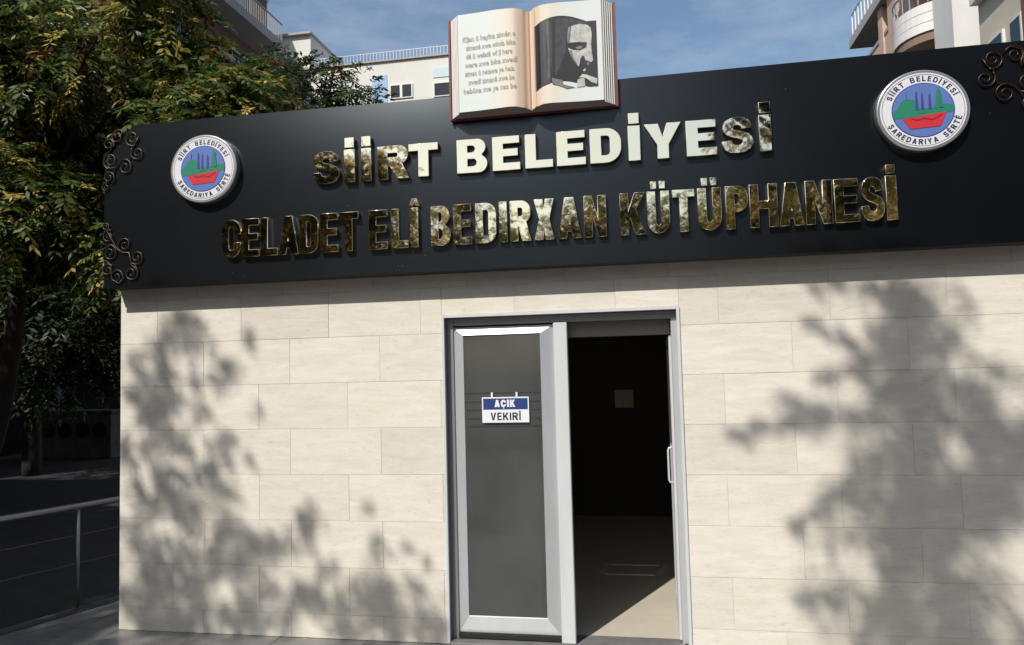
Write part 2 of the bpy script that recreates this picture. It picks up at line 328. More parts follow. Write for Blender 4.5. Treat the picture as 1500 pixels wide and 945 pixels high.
    if ch in 'ŞÇ': c = w/2; o.append([(c-t*.3, -.20*h), (c+t*.45, -.20*h), (c+t*.45, -.03*h), (c-t*.05, -.03*h), (c-t*.05, -.11*h), (c-t*.3, -.11*h)])
    return o
CURVES = []
def loops_obj(name, loops, m, parent, yfront, depth, bevel=0., label=None):
    """queue flat closed loops (x,z) to become an extruded solid whose front lies at y=yfront"""
    cu = bpy.data.curves.new(name, 'CURVE'); cu.dimensions = '2D'; cu.fill_mode = 'BOTH'
    cu.extrude = max(.0002, depth/2-bevel); cu.bevel_depth = bevel; cu.bevel_resolution = 1; cu.offset = 0
    for lp in loops:
        lp = [p for i, p in enumerate(lp) if math.hypot(p[0]-lp[i-1][0], p[1]-lp[i-1][1]) > 2e-4]
        sp = cu.splines.new('POLY'); sp.points.add(len(lp)-1); sp.use_cyclic_u = True
        for p, q in zip(sp.points, lp): p.co = (q[0], q[1], 0, 1)
    o = bpy.data.objects.new('tmp_curve', cu); COL.objects.link(o); CURVES.append((o, name, m, parent, yfront+depth/2, label)); return o
def flush_curves():
    bpy.context.view_layer.update(); dg = bpy.context.evaluated_depsgraph_get(); out = []
    for o, name, m, parent, yc, label in CURVES:
        me = bpy.data.meshes.new_from_object(o.evaluated_get(dg)); me.name = name
        n = len(me.vertices); co = np.empty(n*3, 'f'); me.vertices.foreach_get('co', co); co = co.reshape(-1, 3)
        c = np.stack([co[:, 0], yc-co[:, 2], co[:, 1]], 1); me.vertices.foreach_set('co', c.ravel()); me.update()
        me.materials.clear(); me.materials.append(m)
        out.append((name, me, parent, label))
    for o, *_ in CURVES:
        cu = o.data; bpy.data.objects.remove(o); bpy.data.curves.remove(cu)
    CURVES.clear(); res = []
    for name, me, parent, label in out:
        ob = link(bpy.data.objects.new(name, me), parent); res.append(ob)
        if label: ob['label'] = label
    return res

# ------------------------------------------------------------------ ground
g = mesh_obj('ground', [(-300, -300, -.30), (300, -300, -.30), (300, 300, -.30), (-300, 300, -.30)], [(0, 1, 2, 3)], MT['asphalt']); struct(g)
# raised pavement in front of and beside the library; its left edge runs along the handrail
ED = Vector((.28, .76)).normalized(); EP = Vector((-.66, .36))
def edge_x(y): return EP.x + (y-EP.y)*ED.x/ED.y
pv = [(edge_x(-14), -14), (12, -14), (12, 0.05), (.01, .05), (.01, 2.1), (edge_x(2.1), 2.1)]
pm = MB(); n = len(pv)
pm.v = [(x, y, -.012) for x, y in pv]+[(x, y, -.299) for x, y in pv]
pm.f = [tuple(range(n))]+[((i+1) % n, i, n+i, n+(i+1) % n) for i in range(n)]
pave = struct(pm.build('pavement', MT['grout']))
rng = random.Random(5)
slab_me = {}
def slab(x0, x1, y0, y1, cut=None):
    g_ = .002
    if cut: loop = cut
    else: loop = [(x0+g_, y0+g_), (x1-g_, y0+g_), (x1-g_, y1-g_), (x0+g_, y1-g_)]
    k = len(loop); z1 = rng.uniform(-.0006, .0006)
    v = [(x, y, z1) for x, y in loop]+[(x, y, -.0119) for x, y in loop]
    f = [tuple(range(k))]+[((i+1) % k, i, k+i, k+(i+1) % k) for i in range(k)]
    mesh_obj('paving_slab', v, f, MT['pave'], pave)
S = .6
for j in range(-4, 4):
    y1 = j*S + (.05 if False else 0.0) ; y0 = y1 - S
    for i in range(-3, 13):
        x0 = i*S + (S/2 if j % 2 else 0); x1 = x0+S
        if y1 > .02 and x1 > 0.01: 
            if x0 >= 0: continue
            x1 = min(x1, 0.0)
        e0, e1 = edge_x(y0)+.12, edge_x(y1)+.12
        if x1 <= min(e0, e1)+.02: continue
        if x0 < max(e0, e1):
            a, b = max(x0, e0), max(x0, e1)
            if a >= x1-.02 or b >= x1-.02: continue
            slab(0, 0, 0, 0, [(a+.002, y0+.002), (x1-.002, y0+.002), (x1-.002, y1-.002), (b+.002, y1-.002)])
        else: slab(x0, x1, y0, y1)
# kerb along the edge
km = MB()
for k in range(26):
    y0 = -12+k*.55; y1 = y0+.54
    if y1 > 2.1: break
    km.v += [(edge_x(y0)-.02, y0, .004), (edge_x(y0)+.11, y0, .004), (edge_x(y1)+.11, y1, .004), (edge_x(y1)-.02, y1, .004),
             (edge_x(y0)-.02, y0, -.30), (edge_x(y0)+.11, y0, -.30), (edge_x(y1)+.11, y1, -.30), (edge_x(y1)-.02, y1, -.30)]
    b = 8*k; km.f += [tuple(b+i for i in q) for q in ((0, 1, 2, 3), (0, 3, 7, 4), (1, 0, 4, 5), (2, 1, 5, 6), (3, 2, 6, 7))]
struct(km.build('kerb', MT['kerb']))

# ------------------------------------------------------------------ library building
lib = thing('library_building', 'single-storey library clad in cream stone tiles with an open aluminium doorway', 'building', (2.9, 0, 0))
XR, DEP, HW = 6.6, 7.0, 2.348
DX0, DX1, DZ = 2.345, 3.818, 2.056      # door opening
w = MB()
w.box(0.003, DX0, .0028, .20, 0, HW-.003); w.box(DX1, XR-.008, .0028, .20, 0, HW-.003); w.box(DX0, DX1, .0028, .20, DZ, HW-.003)
w.box(0.003, .2, .2, DEP, 0, HW-.003); w.box(XR-.2, XR-.008, .2, DEP, 0, HW-.003); w.box(.2, XR-.2, DEP-.2, DEP, 0, HW-.003)
wall = w.build('wall', MT['mortar'], lib)
part_box('roof', lib, MT['panel_edge'], 0.0, XR, .0, DEP+.02, HW, HW+.12)
TZ = [0, .152, .452, .752, 1.052, 1.352, 1.652, 1.952, 2.252, HW]      # course lines
TW = .6346
left_ph = {8: 1.231, 7: .922, 6: 1.276, 5: 1.050, 4: 1.277, 3: 1.052, 2: 1.280, 1: 1.049, 0: 1.276}
right_ph = {8: 4.37, 7: 4.062, 6: 4.475, 5: 4.077, 4: 4.471, 3: 4.072, 2: 4.485, 1: 4.077, 0: 4.367}
tile_cache = {}
G = .0010
def tile(x0, x1, z0, z1, rr_):
    wx, hz = round(x1-x0-2*G, 4), round(z1-z0-2*G, 4)
    if wx < .01 or hz < .01: return
    key = (wx, hz)
    if key not in tile_cache:
        c = .0008; me = bpy.data.meshes.new('stone_tile')
        v = [(c, 0, c), (wx-c, 0, c), (wx-c, 0, hz-c), (c, 0, hz-c), (0, c, 0), (wx, c, 0), (wx, c, hz), (0, c, hz), (0, .0115, 0), (wx, .0115, 0), (wx, .0115, hz), (0, .0115, hz)]
        f = [(0, 1, 2, 3)]+[(4+i, 4+(i+1) % 4, (i+1) % 4, i) for i in range(4)]+[(8+i, 8+(i+1) % 4, 4+(i+1) % 4, 4+i) for i in range(4)]
        me.from_pydata(v, [], f); me.update(); me.materials.append(MT['stone']); tile_cache[key] = me
    o = bpy.data.objects.new('stone_tile', tile_cache[key]); link(o, wall)
    o.location = (x0+G, rr_.uniform(-.0008, .0008), z0+G)
rt = random.Random(11)
for r in range(9):
    z0, z1 = TZ[r], TZ[r+1]
    for side, (xa, xb, ph) in enumerate(((0., DX0-.012, left_ph[r]), (DX1+.012, XR, right_ph[r]))):
        if r == 8 and side == 1: continue
        if r == 8: xb = XR
        k = math.floor((xa-ph)/TW); x = ph+k*TW
        if x+TW-xa < .03: x += TW; xa_fix = xa
        else: xa_fix = None
        while x < xb-.001:
            a, b = max(x, xa), min(x+TW, xb)
            if xa_fix is not None: a = xa_fix; xa_fix = None
            if r == 7 and side == 0 and b >= xb: b = xb
            if b-a > .012: tile(a, b, z0, z1, rt)
            x += TW
# course 7 runs on above the door head
xs = [DX0-.012, 2.812, 3.447, DX1+.012]
for a, b in zip(xs, xs[1:]): tile(a, b, DZ+.014, 2.252, rt)
# interior
inf = struct(mesh_obj('interior_floor', [(.2, .05, .014), (XR-.2, .05, .014), (XR-.2, DEP-.2, .014), (.2, DEP-.2, .014)], [(0, 1, 2, 3)], MT['floor_in']))
part_box('ceiling', lib, MT['room_light'], .2, XR-.2, .2, DEP-.2, 2.30, 2.34)
IB = 4.0
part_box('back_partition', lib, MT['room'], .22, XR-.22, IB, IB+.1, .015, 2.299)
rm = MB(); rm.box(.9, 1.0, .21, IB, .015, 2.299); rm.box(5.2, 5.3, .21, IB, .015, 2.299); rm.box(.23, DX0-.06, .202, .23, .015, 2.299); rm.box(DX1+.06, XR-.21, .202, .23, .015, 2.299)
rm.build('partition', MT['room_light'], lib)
part_box('threshold', lib, MT['pave'], DX0+.002, DX1-.002, -.03, .20, 0.002, .018, .003)
# door frame

fr = MB()
fr.box(DX0-.012, DX0+.006, -.010, .011, 0.004, DZ+.012, .002)
outer_l = fr.build('frame_trim', MT['alu_light'], lib)
part_box('frame_trim', lib, MT['alu_light'], DX1-.006, DX1+.014, -.012, .011, .004, DZ+.012, .002)
part_box('frame_trim', lib, MT['alu_light'], DX0+.006, DX1-.006, -.012, .011, DZ-.006, DZ+.013, .002)
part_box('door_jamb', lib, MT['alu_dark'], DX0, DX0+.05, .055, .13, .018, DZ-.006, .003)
part_box('door_jamb', lib, MT['alu'], DX1-.040, DX1, .05, .13, .018, DZ-.05, .003)  # right jamb coloured lighter than the left for the sun on it
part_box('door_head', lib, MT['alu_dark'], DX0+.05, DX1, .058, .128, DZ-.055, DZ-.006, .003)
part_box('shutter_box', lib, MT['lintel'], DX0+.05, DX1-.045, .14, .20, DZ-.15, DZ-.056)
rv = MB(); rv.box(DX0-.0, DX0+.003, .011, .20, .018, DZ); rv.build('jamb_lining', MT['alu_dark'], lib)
rv = MB(); rv.box(DX1-.003, DX1, .0115, .20, .018, DZ); rv.build('jamb_lining', MT['alu_light'], lib)  # pale metal here puts the sunlight on this side into the colour
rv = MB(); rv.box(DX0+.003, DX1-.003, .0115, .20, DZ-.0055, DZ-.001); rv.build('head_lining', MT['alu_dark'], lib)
# closed left leaf
LX0, LX1, LZ0, LZ1, LY = 2.392, 3.050, .052, 1.990, .040
dm = MB()
dm.box(LX0+.004, LX0+.066, LY+.0315, LY+.044, LZ0+.004, LZ1-.004); dm.box(LX1-.082, LX1-.002, LY+.0315, LY+.044, LZ0+.004, LZ1-.004)
dm.box(LX0+.066, LX1-.082, LY+.0315, LY+.044, LZ0+.004, LZ0+.106); dm.box(LX0+.066, LX1-.082, LY+.0315, LY+.044, LZ1-.05, LZ1-.004)
door = dm.build('door', MT['gasket'], lib)
door['label'] = 'closed left door leaf with frosted glass and silver frame'
GX0, GX1, GZ0, GZ1 = 2.466, 2.962, .165, 1.935
def mitre(loop): return MB().prism(loop, LY, LY+.045)
def bevprofile(name, a, b, c, d, m):
    """mitred profile: outer edge a-b set back, inner edge c-d set back, crown between"""
    v = [a, b, c, d]
    mb = MB(); k = []
    ins = lambda p, q, s: (p[0]+(q[0]-p[0])*s, p[1]+(q[1]-p[1])*s)
    o1, o2, i2, i1 = ins(a, d, .05), ins(b, c, .05), ins(b, c, .95), ins(a, d, .95)
    mb.v = [(a[0], LY+.045, a[1]), (b[0], LY+.045, b[1]), (a[0], LY+.030, a[1]), (b[0], LY+.030, b[1]), (o1[0], LY+.026, o1[1]), (o2[0], LY+.026, o2[1]), (i1[0], LY+.002, i1[1]), (i2[0], LY+.002, i2[1]), (d[0], LY+.009, d[1]), (c[0], LY+.009, c[1])]
    mb.f = [(0, 1, 3, 2), (2, 3, 5, 4), (4, 5, 7, 6), (6, 7, 9, 8)]
    mb.build(name, m, door)
oTL, oTR, oBL, oBR = (LX0, LZ1), (LX1, LZ1), (LX0, LZ0), (LX1, LZ0)
iTL, iTR, iBL, iBR = (GX0, GZ1), (GX1, GZ1), (GX0, GZ0), (GX1, GZ0)
bevprofile('top_rail', oTR, oTL, iTL, iTR, MT['alu_light']); bevprofile('bottom_rail', oBL, oBR, iBR, iBL, MT['alu_light'])
bevprofile('stile', oTL, oBL, iBL, iTL, MT['alu']); bevprofile('stile', oBR, oTR, iTR, iBR, MT['alu'])
mesh_obj('glass_pane', [(GX0-.004, LY+.011, GZ0-.004), (GX1+.004, LY+.011, GZ0-.004), (GX1+.004, LY+.011, GZ1+.004), (GX0-.004, LY+.011, GZ1+.004)], [(0, 1, 2, 3)], MT['glass'], door)
for k, (za, zb) in enumerate(((1.560, 1.566), (1.505, 1.512), (1.452, 1.460), (1.398, 1.407), (1.348, 1.360))):
    part_box('film_stripe', door, MT['stripe'], GX0, GX1, LY+.0085, LY+.0104, za, zb)
part_box('astragal', door, MT['alu_light'], LX1+.001, LX1+.088, LY-.012, LY+.045, .020, LZ1+.008, .004)
part_box('bottom_seal', door, MT['gasket'], LX0+.004, LX1-.002, LY+.004, LY+.04, .026, LZ0-.001)
# right leaf swung inwards against the right jamb
rd = MB().box(3.775, 3.785, .20, .84, .09, 1.90).build('door', MT['glass'], lib); rd['label'] = 'right door leaf swung open into the dark room'
part_box('stile', rd, MT['alu_light'], 3.763, 3.805, .135, .205, .03, 1.90, .004); part_box('stile', rd, MT['alu'], 3.763, 3.805, .82, .89, .03, 1.90, .004)
part_box('top_rail', rd, MT['alu'], 3.765, 3.803, .205, .82, 1.82, 1.90); part_box('bottom_rail', rd, MT['alu'], 3.765, 3.803, .205, .82, .03, .12)
hp = [(3.763, .16, .98), (3.741, .16, .985), (3.736, .16, 1.0), (3.736, .16, 1.18), (3.741, .16, 1.195), (3.763, .16, 1.20)]
MB().tube(hp, .0065, 8).build('handle', MT['alu_light'], rd, True)
dsb = MB().tube([(3.80, .02, .02), (3.80, .02, .05)], .012, 8); dsb.build('door_stop', MT['gasket'], lib)

# notices inside
tag(part_box('paper_notice', None, MT['paper'], 3.232, 3.440, IB-.006, IB-.002, 1.235, 1.437), 'small yellowed paper notice on the dark wall inside the doorway', 'notice')
fh = thing('floor_strips', 'four pale strips set out as a rectangle on the floor inside the doorway', 'floor frame', (3.43, 1.72, .015))  # strips paler than the floor, laid out as a rectangle
for (x0, x1, y0, y1) in ((3.22, 3.62, 1.60, 1.635), (3.20, 3.66, 1.90, 1.93)): part_box('strip', fh, MT['floor_strip'], x0, x1, y0, y1, .0145, .019)
for (a, b) in (((3.16, 1.60), (3.22, 1.93)), ((3.62, 1.60), (3.70, 1.93))):
    mesh_obj('strip', [(a[0], a[1], .0188), (a[0]+.055, a[1], .0188), (b[0]+.04, b[1], .0188), (b[0], b[1], .0188)], [(0, 1, 2, 3)], MT['floor_strip'], fh)
# open / closed plate hung on the door glass
pl = thing('door_sign', 'small blue and white AÇIK VEKIRÎ plate hanging on the left door glass', 'sign', (2.73, LY-.01, 1.37))
PX0, PX1, PZ0, PZ1, PY = 2.580, 2.884, 1.374, 1.536, LY-.006
part_box('plate', pl, MT['white_print'], PX0, PX1, PY, PY+.006, PZ0, PZ1, .001)
part_box('blue_band', pl, MT['blue_print'], PX0+.008, PX1-.008, PY-.0012, PY-.0002, 1.458, PZ1-.008)
for x in (2.640, 2.800): part_box('hook', pl, MT['white_print'], x, x+.012, PY, PY+.012, PZ1+.001, PZ1+.030)
def text_loops(s, x0, z0, h, t, adv):
    out = []; x = x0
    for ch in s:
        if ch == ' ': x += h*.4; continue
        wd = h*{'I': .2, 'İ': .2, 'Î': .2, 'E': .6, 'Ê': .6, 'L': .55}.get(ch, .74)
        if ch in 'IİÎ': wd = t
        for lp in glyph(ch, wd, h, t, t*.85): out.append([(x+a, z0+b) for a, b in lp])
        x += wd+adv
    return out, x-adv-x0
def plate_letters(s, h, t, adv, xc, z0, m, y):
    tot = text_loops(s, 0, 0, h, t, adv)[1]; x = xc-tot/2
    for ch in s:
        q, w_ = text_loops(ch, x, z0, h, t, adv); loops_obj('letter', q, MT[m], pl, y, .001); x += w_+adv
lp, wd = text_loops('AÇIK', 0, 0, .046, .0125, .006); off = 2.729-wd/2
plate_letters('AÇIK', .046, .0125, .006, 2.729, 1.473, 'white_print', PY-.0022)
lp, wd = text_loops('VEKIRÎ', 0, 0, .048, .0095, .008); off = 2.732-wd/2
plate_letters('VEKIRÎ', .048, .0095, .008, 2.732, 1.390, 'dark_print', PY-.0012)

# ------------------------------------------------------------------ fascia sign
SX0, SX1, SZ0, SZ1, SY = -.015, 5.765, 2.335, 3.455, -.150
sg = thing('fascia_sign', 'long black fascia sign with gold raised lettering above the stone wall', 'sign', (2.88, SY, SZ0))
def warp_y(x, z):
    t = max(0., (z-2.95)/.505); return .024*t*t*math.exp(-((x-2.15)/.95)**2)+.0011*math.sin(x*2.9+1.)*math.sin(z*4.1)
pn = MB(); NXP, NZP = 96, 20
for j in range(NZP+1):
    for i in range(NXP+1):
        z = SZ0+(SZ1-SZ0)*j/NZP; tz = max(0., (z-(SZ1-.27))/.27); x0_ = SX0+.215*tz**1.25; x = x0_+(SX1-x0_)*i/NXP; pn.v.append((x, SY+warp_y(x, z), z))
for j in range(NZP):
    for i in range(NXP): q = j*(NXP+1)+i; pn.f.append((q, q+1, q+NXP+2, q+NXP+1))
nf = len(pn.f)
rimv = [j for j in range(NXP+1)]+[NXP+(NXP+1)*j for j in range(1, NZP+1)]+[(NXP+1)*(NZP+1)-1-j for j in range(1, NXP+1)]+[(NXP+1)*(NZP-j) for j in range(1, NZP)]
b0 = len(pn.v); k0 = len(rimv)
pn.v += [pn.v[i] for i in rimv]+[(pn.v[i][0], pn.v[i][1]+.006, pn.v[i][2]) for i in rimv]
pn.f += [(b0+(i+1) % k0, b0+i, b0+k0+i, b0+k0+(i+1) % k0) for i in range(k0)]
panel = pn.build('panel', MT['black'], sg)
for i, p in enumerate(panel.data.polygons): p.use_smooth = i < nf
fb = MB(); fb.box(SX0+.004, SX1-.004, SY+.034, -.003, SZ0+.002, SZ0+.03); fb.box(SX0+.26, SX1-.004, SY+.034, -.003, SZ1-.04, SZ1-.002); fb.box(SX0+.004, SX0+.03, SY+.034, -.003, SZ0+.031, SZ1-.30); fb.box(SX1-.03, SX1-.004, SY+.034, -.003, SZ0+.031, SZ1-.041)
fb.box(SX0+.26, SX1-.031, -.03, -.006, SZ0+.031, SZ1-.041)
fb.build('backing_frame', MT['panel_edge'], sg)
R1 = [('S', 1.534, 1.727), ('İ', 1.755, 1.83), ('İ', 1.872, 1.941), ('R', 1.982, 2.187), ('T', 2.190, 2.384), ('B', 2.504, 2.7), ('E', 2.731, 2.907), ('L', 2.936, 3.11), ('E', 3.131, 3.31), ('D', 3.334, 3.523), ('İ', 3.563, 3.636), ('Y', 3.66, 3.875), ('E', 3.902, 4.078), ('S', 4.101, 4.285), ('İ', 4.316, 4.384)]
R2 = [('C', .892, 1.030), ('E', 1.038, 1.162), ('L', 1.171, 1.292), ('A', 1.297, 1.436), ('D', 1.443, 1.573), ('E', 1.587, 1.710), ('T', 1.716, 1.848), ('E', 1.917, 2.044), ('L', 2.067, 2.18), ('Î', 2.193, 2.247), ('B', 2.327, 2.455), ('E', 2.473, 2.591), ('D', 2.613, 2.746), ('I', 2.764, 2.815), ('R', 2.832, 2.960), ('X', 2.981, 3.106), ('A', 3.127, 3.268), ('N', 3.285, 3.42), ('K', 3.501, 3.650), ('Ü', 3.661, 3.792), ('T', 3.808, 3.937), ('Ü', 3.953, 4.088), ('P', 4.111, 4.234), ('H', 4.245, 4.4), ('A', 4.407, 4.541), ('N', 4.552, 4.696), ('E', 4.707, 4.838), ('S', 4.845, 4.974), ('İ', 4.981, 5.038)]
tilt = []
rl = random.Random(3)
for row, z0, h, t, th in ((R1, 2.936, .214, .070, .048), (R2, 2.491, .252, .051, .046)):
    for ch, xa, xb in row:
        wd = xb-xa; tt = min(t, wd)
        loops_obj('letter', [[(a+xa+.0022, b+z0+.0022) for a, b in lp] for lp in glyph(ch, wd-.0044, h-.0044, tt-.0044, th-.0044)], MT['gold'], sg, SY-.032, .036, .0024)
        tilt.append((xa+wd/2, z0+h/2))
# ring text of the emblems -----------------------------------------
SXE = 1.055
def ring_text(s, R, h, t, a0, a1, top=True):
    """letters spread from angle a0 to a1 (degrees) round a circle"""
    ws = [h*(.24 if c in 'Iİ' else .60 if c in 'EL Ê' else .74) for c in s]; gap = h*.16
    tot = sum(ws)+gap*(len(s)-1); out = []; x = 0
    for c, wd in zip(s, ws):
        f = (x+wd/2)/tot; an = math.radians(a0+(a1-a0)*f); x += wd+gap
        if c == ' ': continue
        ph = an-math.pi/2 if top else an+math.pi/2
        cx, cy = R*math.cos(an), R*math.sin(an)
        for lp in glyph(c, wd if c not in 'Iİ' else t, h, t, t*.9):
            w_ = wd if c not in 'Iİ' else t; q = []
            for a, b in lp:
                u, v = a-w_/2, b-h/2
                q.append(((cx+u*math.cos(ph)-v*math.sin(ph))*SXE, cy+u*math.sin(ph)+v*math.cos(ph)))
            out.append(q)
    return out
def ell(R, n=64, dx=0, dz=0): return [((R*math.cos(2*math.pi*i/n))*SXE+dx, R*math.sin(2*math.pi*i/n)+dz) for i in range(n)]
def clipc(loop, R=.150):
    out = []
    for x, z in loop:
        d = math.hypot(x, z); s = min(1, R/d) if d else 1; out.append((x*s, z*s))
    return out
def emblem(label, cx, cz):
    e = thing('emblem_plaque', label, 'emblem', (cx, SY, cz), 'round municipal emblems on the fascia')
    YF = SY-.055
    O = lambda lp: [(x*1.0+cx, z+cz) for x, z in lp]
    E_ = lambda lp: [(x*SXE+cx, z+cz) for x, z in lp]
    loops_obj('rim', [O(ell(.224))], MT['silver'], e, YF, .054, .006)
    loops_obj('face', [O(ell(.212))], MT['white_enamel'], e, YF-.0012, .001)
    loops_obj('ring_line', [O(ell(.2035)), O(ell(.2005))], MT['silver'], e, YF-.0020, .001)
    loops_obj('picture_disc', [O(ell(.1545))], MT['em_navy'], e, YF-.0022, .001)
    loops_obj('sky_field', [O(ell(.1500))], MT['em_blue'], e, YF-.0034, .001)
    hill = [(-.150, -.012)]+[(-.150*math.cos(math.radians(a)), -.012-.0*a) for a in ()]
    gl = [(-.1499, .000), (-.13, .012), (-.118, .030)]+[(-.072+.046*math.cos(math.radians(a)), .022+.046*math.sin(math.radians(a))) for a in range(170, -1, -17)]+[(-.015, .012), (.03, .006), (.06, .016), (.10, .026), (.1462, .020), (.1480, -.020), (.10, -.024), (-.10, -.040), (-.1420, -.042)]
    loops_obj('green_hill', [E_(clipc(gl))], MT['em_green'], e, YF-.0046, .001)
    tw = []
    for x, hgt, wd in ((-.030, .112, .016), (-.002, .100, .015), (.034, .092, .015)):
        tw.append([(x-wd/2, .0), (x+wd/2, .0), (x+wd*.28, hgt-.012), (x, hgt), (x-wd*.28, hgt-.012)])
    loops_obj('derrick', [E_(q) for q in tw[:1]], MT['em_violet'], e, YF-.0060, .001); loops_obj('derrick', [E_(q) for q in tw[1:2]], MT['em_violet'], e, YF-.0060, .001); loops_obj('derrick', [E_(q) for q in tw[2:]], MT['em_violet'], e, YF-.0060, .001)
    loops_obj('minaret', [E_([(.057, .005), (.098, .005), (.088, .10), (.078, .122), (.068, .10)])], MT['em_green'], e, YF-.0060, .001)
    loops_obj('minaret_shade', [E_([(.080, .006), (.097, .006), (.088, .098), (.079, .118)])], MT['em_dkgreen'], e, YF-.0072, .001)
    loops_obj('flag_pole', [E_([(-.081, .06), (-.078, .06), (-.078, .105), (-.081, .105)])], MT['em_violet'], e, YF-.0060, .001)
    wr = [(-.150, -.05)] ; rd_ = [(-.105, -.044), (.112, -.020), (.080, -.098), (-.068, -.104)]
    loops_obj('red_wall', [E_(rd_)], MT['em_red'], e, YF-.0060, .001)
    loops_obj('red_wall_line', [E_([(-.060, -.050), (-.03, -.060), (.0, -.052), (.045, -.062), (.09, -.036), (.09, -.030), (.045, -.054), (.0, -.044), (-.03, -.052), (-.062, -.044)])], MT['em_dkred'], e, YF-.0072, .001)
    loops_obj('year_mark', [E_([(-.022+i*.013, -.018), (-.015+i*.013, -.018), (-.015+i*.013, -.006), (-.022+i*.013, -.006)]) for i in range(4)], MT['em_dkgreen'], e, YF-.0060, .001)
    loops_obj('lettering', [O(q) for q in ring_text('SİİRT BELEDİYESİ', .179, .030, .0066, 158, 24)], MT['dark_print'], e, YF-.0022, .001)
    loops_obj('lettering', [O(q) for q in ring_text('ŞAREDARIYA SÊRTÊ', .179, .030, .0066, 203, 345, False)], MT['dark_print'], e, YF-.0022, .001)
    return e
emblem('round white emblem plaque in the shade at the left end of the black sign', .771, 3.094)
emblem('round white emblem plaque in full sun at the right end of the black sign', 5.190, 3.093)
res = flush_curves()
k = 0
for o in res:
    if o.name.split('.')[0] == 'lettering': o['kind'] = 'stuff'
    if o.name.split('.')[0] == 'letter' and o.parent == sg:
        cx, cz = tilt[k]; k += 1
        c = Vector((cx, SY-.030, cz)); ax, az = rl.gauss(0, .008), rl.gauss(0, .010)
        T = Matrix.Translation(c) @ Matrix.Rotation(ax, 4, 'X') @ Matrix.Rotation(az, 4, 'Z') @ Matrix.Translation(-c)
        T = Matrix.Translation((0, -.0028, 0)) @ T
        o.data.transform(T)
        # shorten stand-off so that the back of the tilted letter still meets the panel
# screws along the panel
for (x, z) in ((.95, 2.395), (1.03, 2.372), (2.10, 2.385), (2.13, 2.380), (2.28, 2.44), (1.77, 2.79), (5.55, 3.06), (4.48, 3.30), (3.10, 2.73)):
    MB().tube([(x, SY-.003, z), (x, SY+.002, z)], .0045, 8).build('screw', MT['bronze'], sg)
# scrollwork in the corners
def spiral(cx, cz, R, a0, turns, hand):
    n = int(26*turns); return [(cx+hand*R*(1-.80*i/n)*math.cos(a0+2*math.pi*turns*i/n), SY-.012, cz+R*(1-.80*i/n)*math.sin(a0+2*math.pi*turns*i/n)) for i in range(n+1)]
BLC = [(-.017, 2.757, .030, -1.2, 1), (.006, 2.690, .046, 1.0, 1), (.018, 2.575, .058, 1.4, -1), (.131, 2.626, .055, -1.2, -1), (.226, 2.535, .052, -2.4, 1), (.184, 2.428, .056, 2.0, -1), (.070, 2.410, .053, -.4, 1), (.002, 2.458, .044, .6, 1)]
def scroll(name_label, cx, cz, mx_, mz_):
    m = MB()
    for (x, z, R, a0, hd) in BLC:
        dx, dz = x-.0, z-SZ0
        sp = spiral(cx+mx_*dx, cz+mz_*dz, R, a0*mz_, 1.55, hd*mx_)
        m.tube(sp, [.0048*(1-.35*i/len(sp)) for i in range(len(sp))], 6)
    ring = [(cx+mx_*(x), SY-.011, cz+mz_*(z-SZ0)) for x, z in ((-.012, 2.735), (.03, 2.675), (.06, 2.62), (.085, 2.59), (.12, 2.572), (.165, 2.57), (.178, 2.53), (.185, 2.485), (.215, 2.46), (.235, 2.42))]
    m.tube(ring, .0045, 6)
    ring2 = [(cx+mx_*(x), SY-.011, cz+mz_*(z-SZ0)) for x, z in ((.06, 2.62), (.02, 2.628), (-.035, 2.60), (-.03, 2.53), (.015, 2.505), (.03, 2.47), (.03, 2.43), (.04, 2.385), (.09, 2.362), (.13, 2.40))]
    m.tube(ring2, .0045, 6)
    o = m.build('scroll_ornament', MT['bronze'], sg, True); return o
for o_ in (scroll('', .02, SZ0, 1, 1), scroll('', .02, SZ1, 1, -1)): o_.data.materials[0] = MT['bronze_shaded']; scroll('', SX1-.005, SZ1, -1, -1)  # left scrolls carry the tree shade in their colour, right one stays brighter

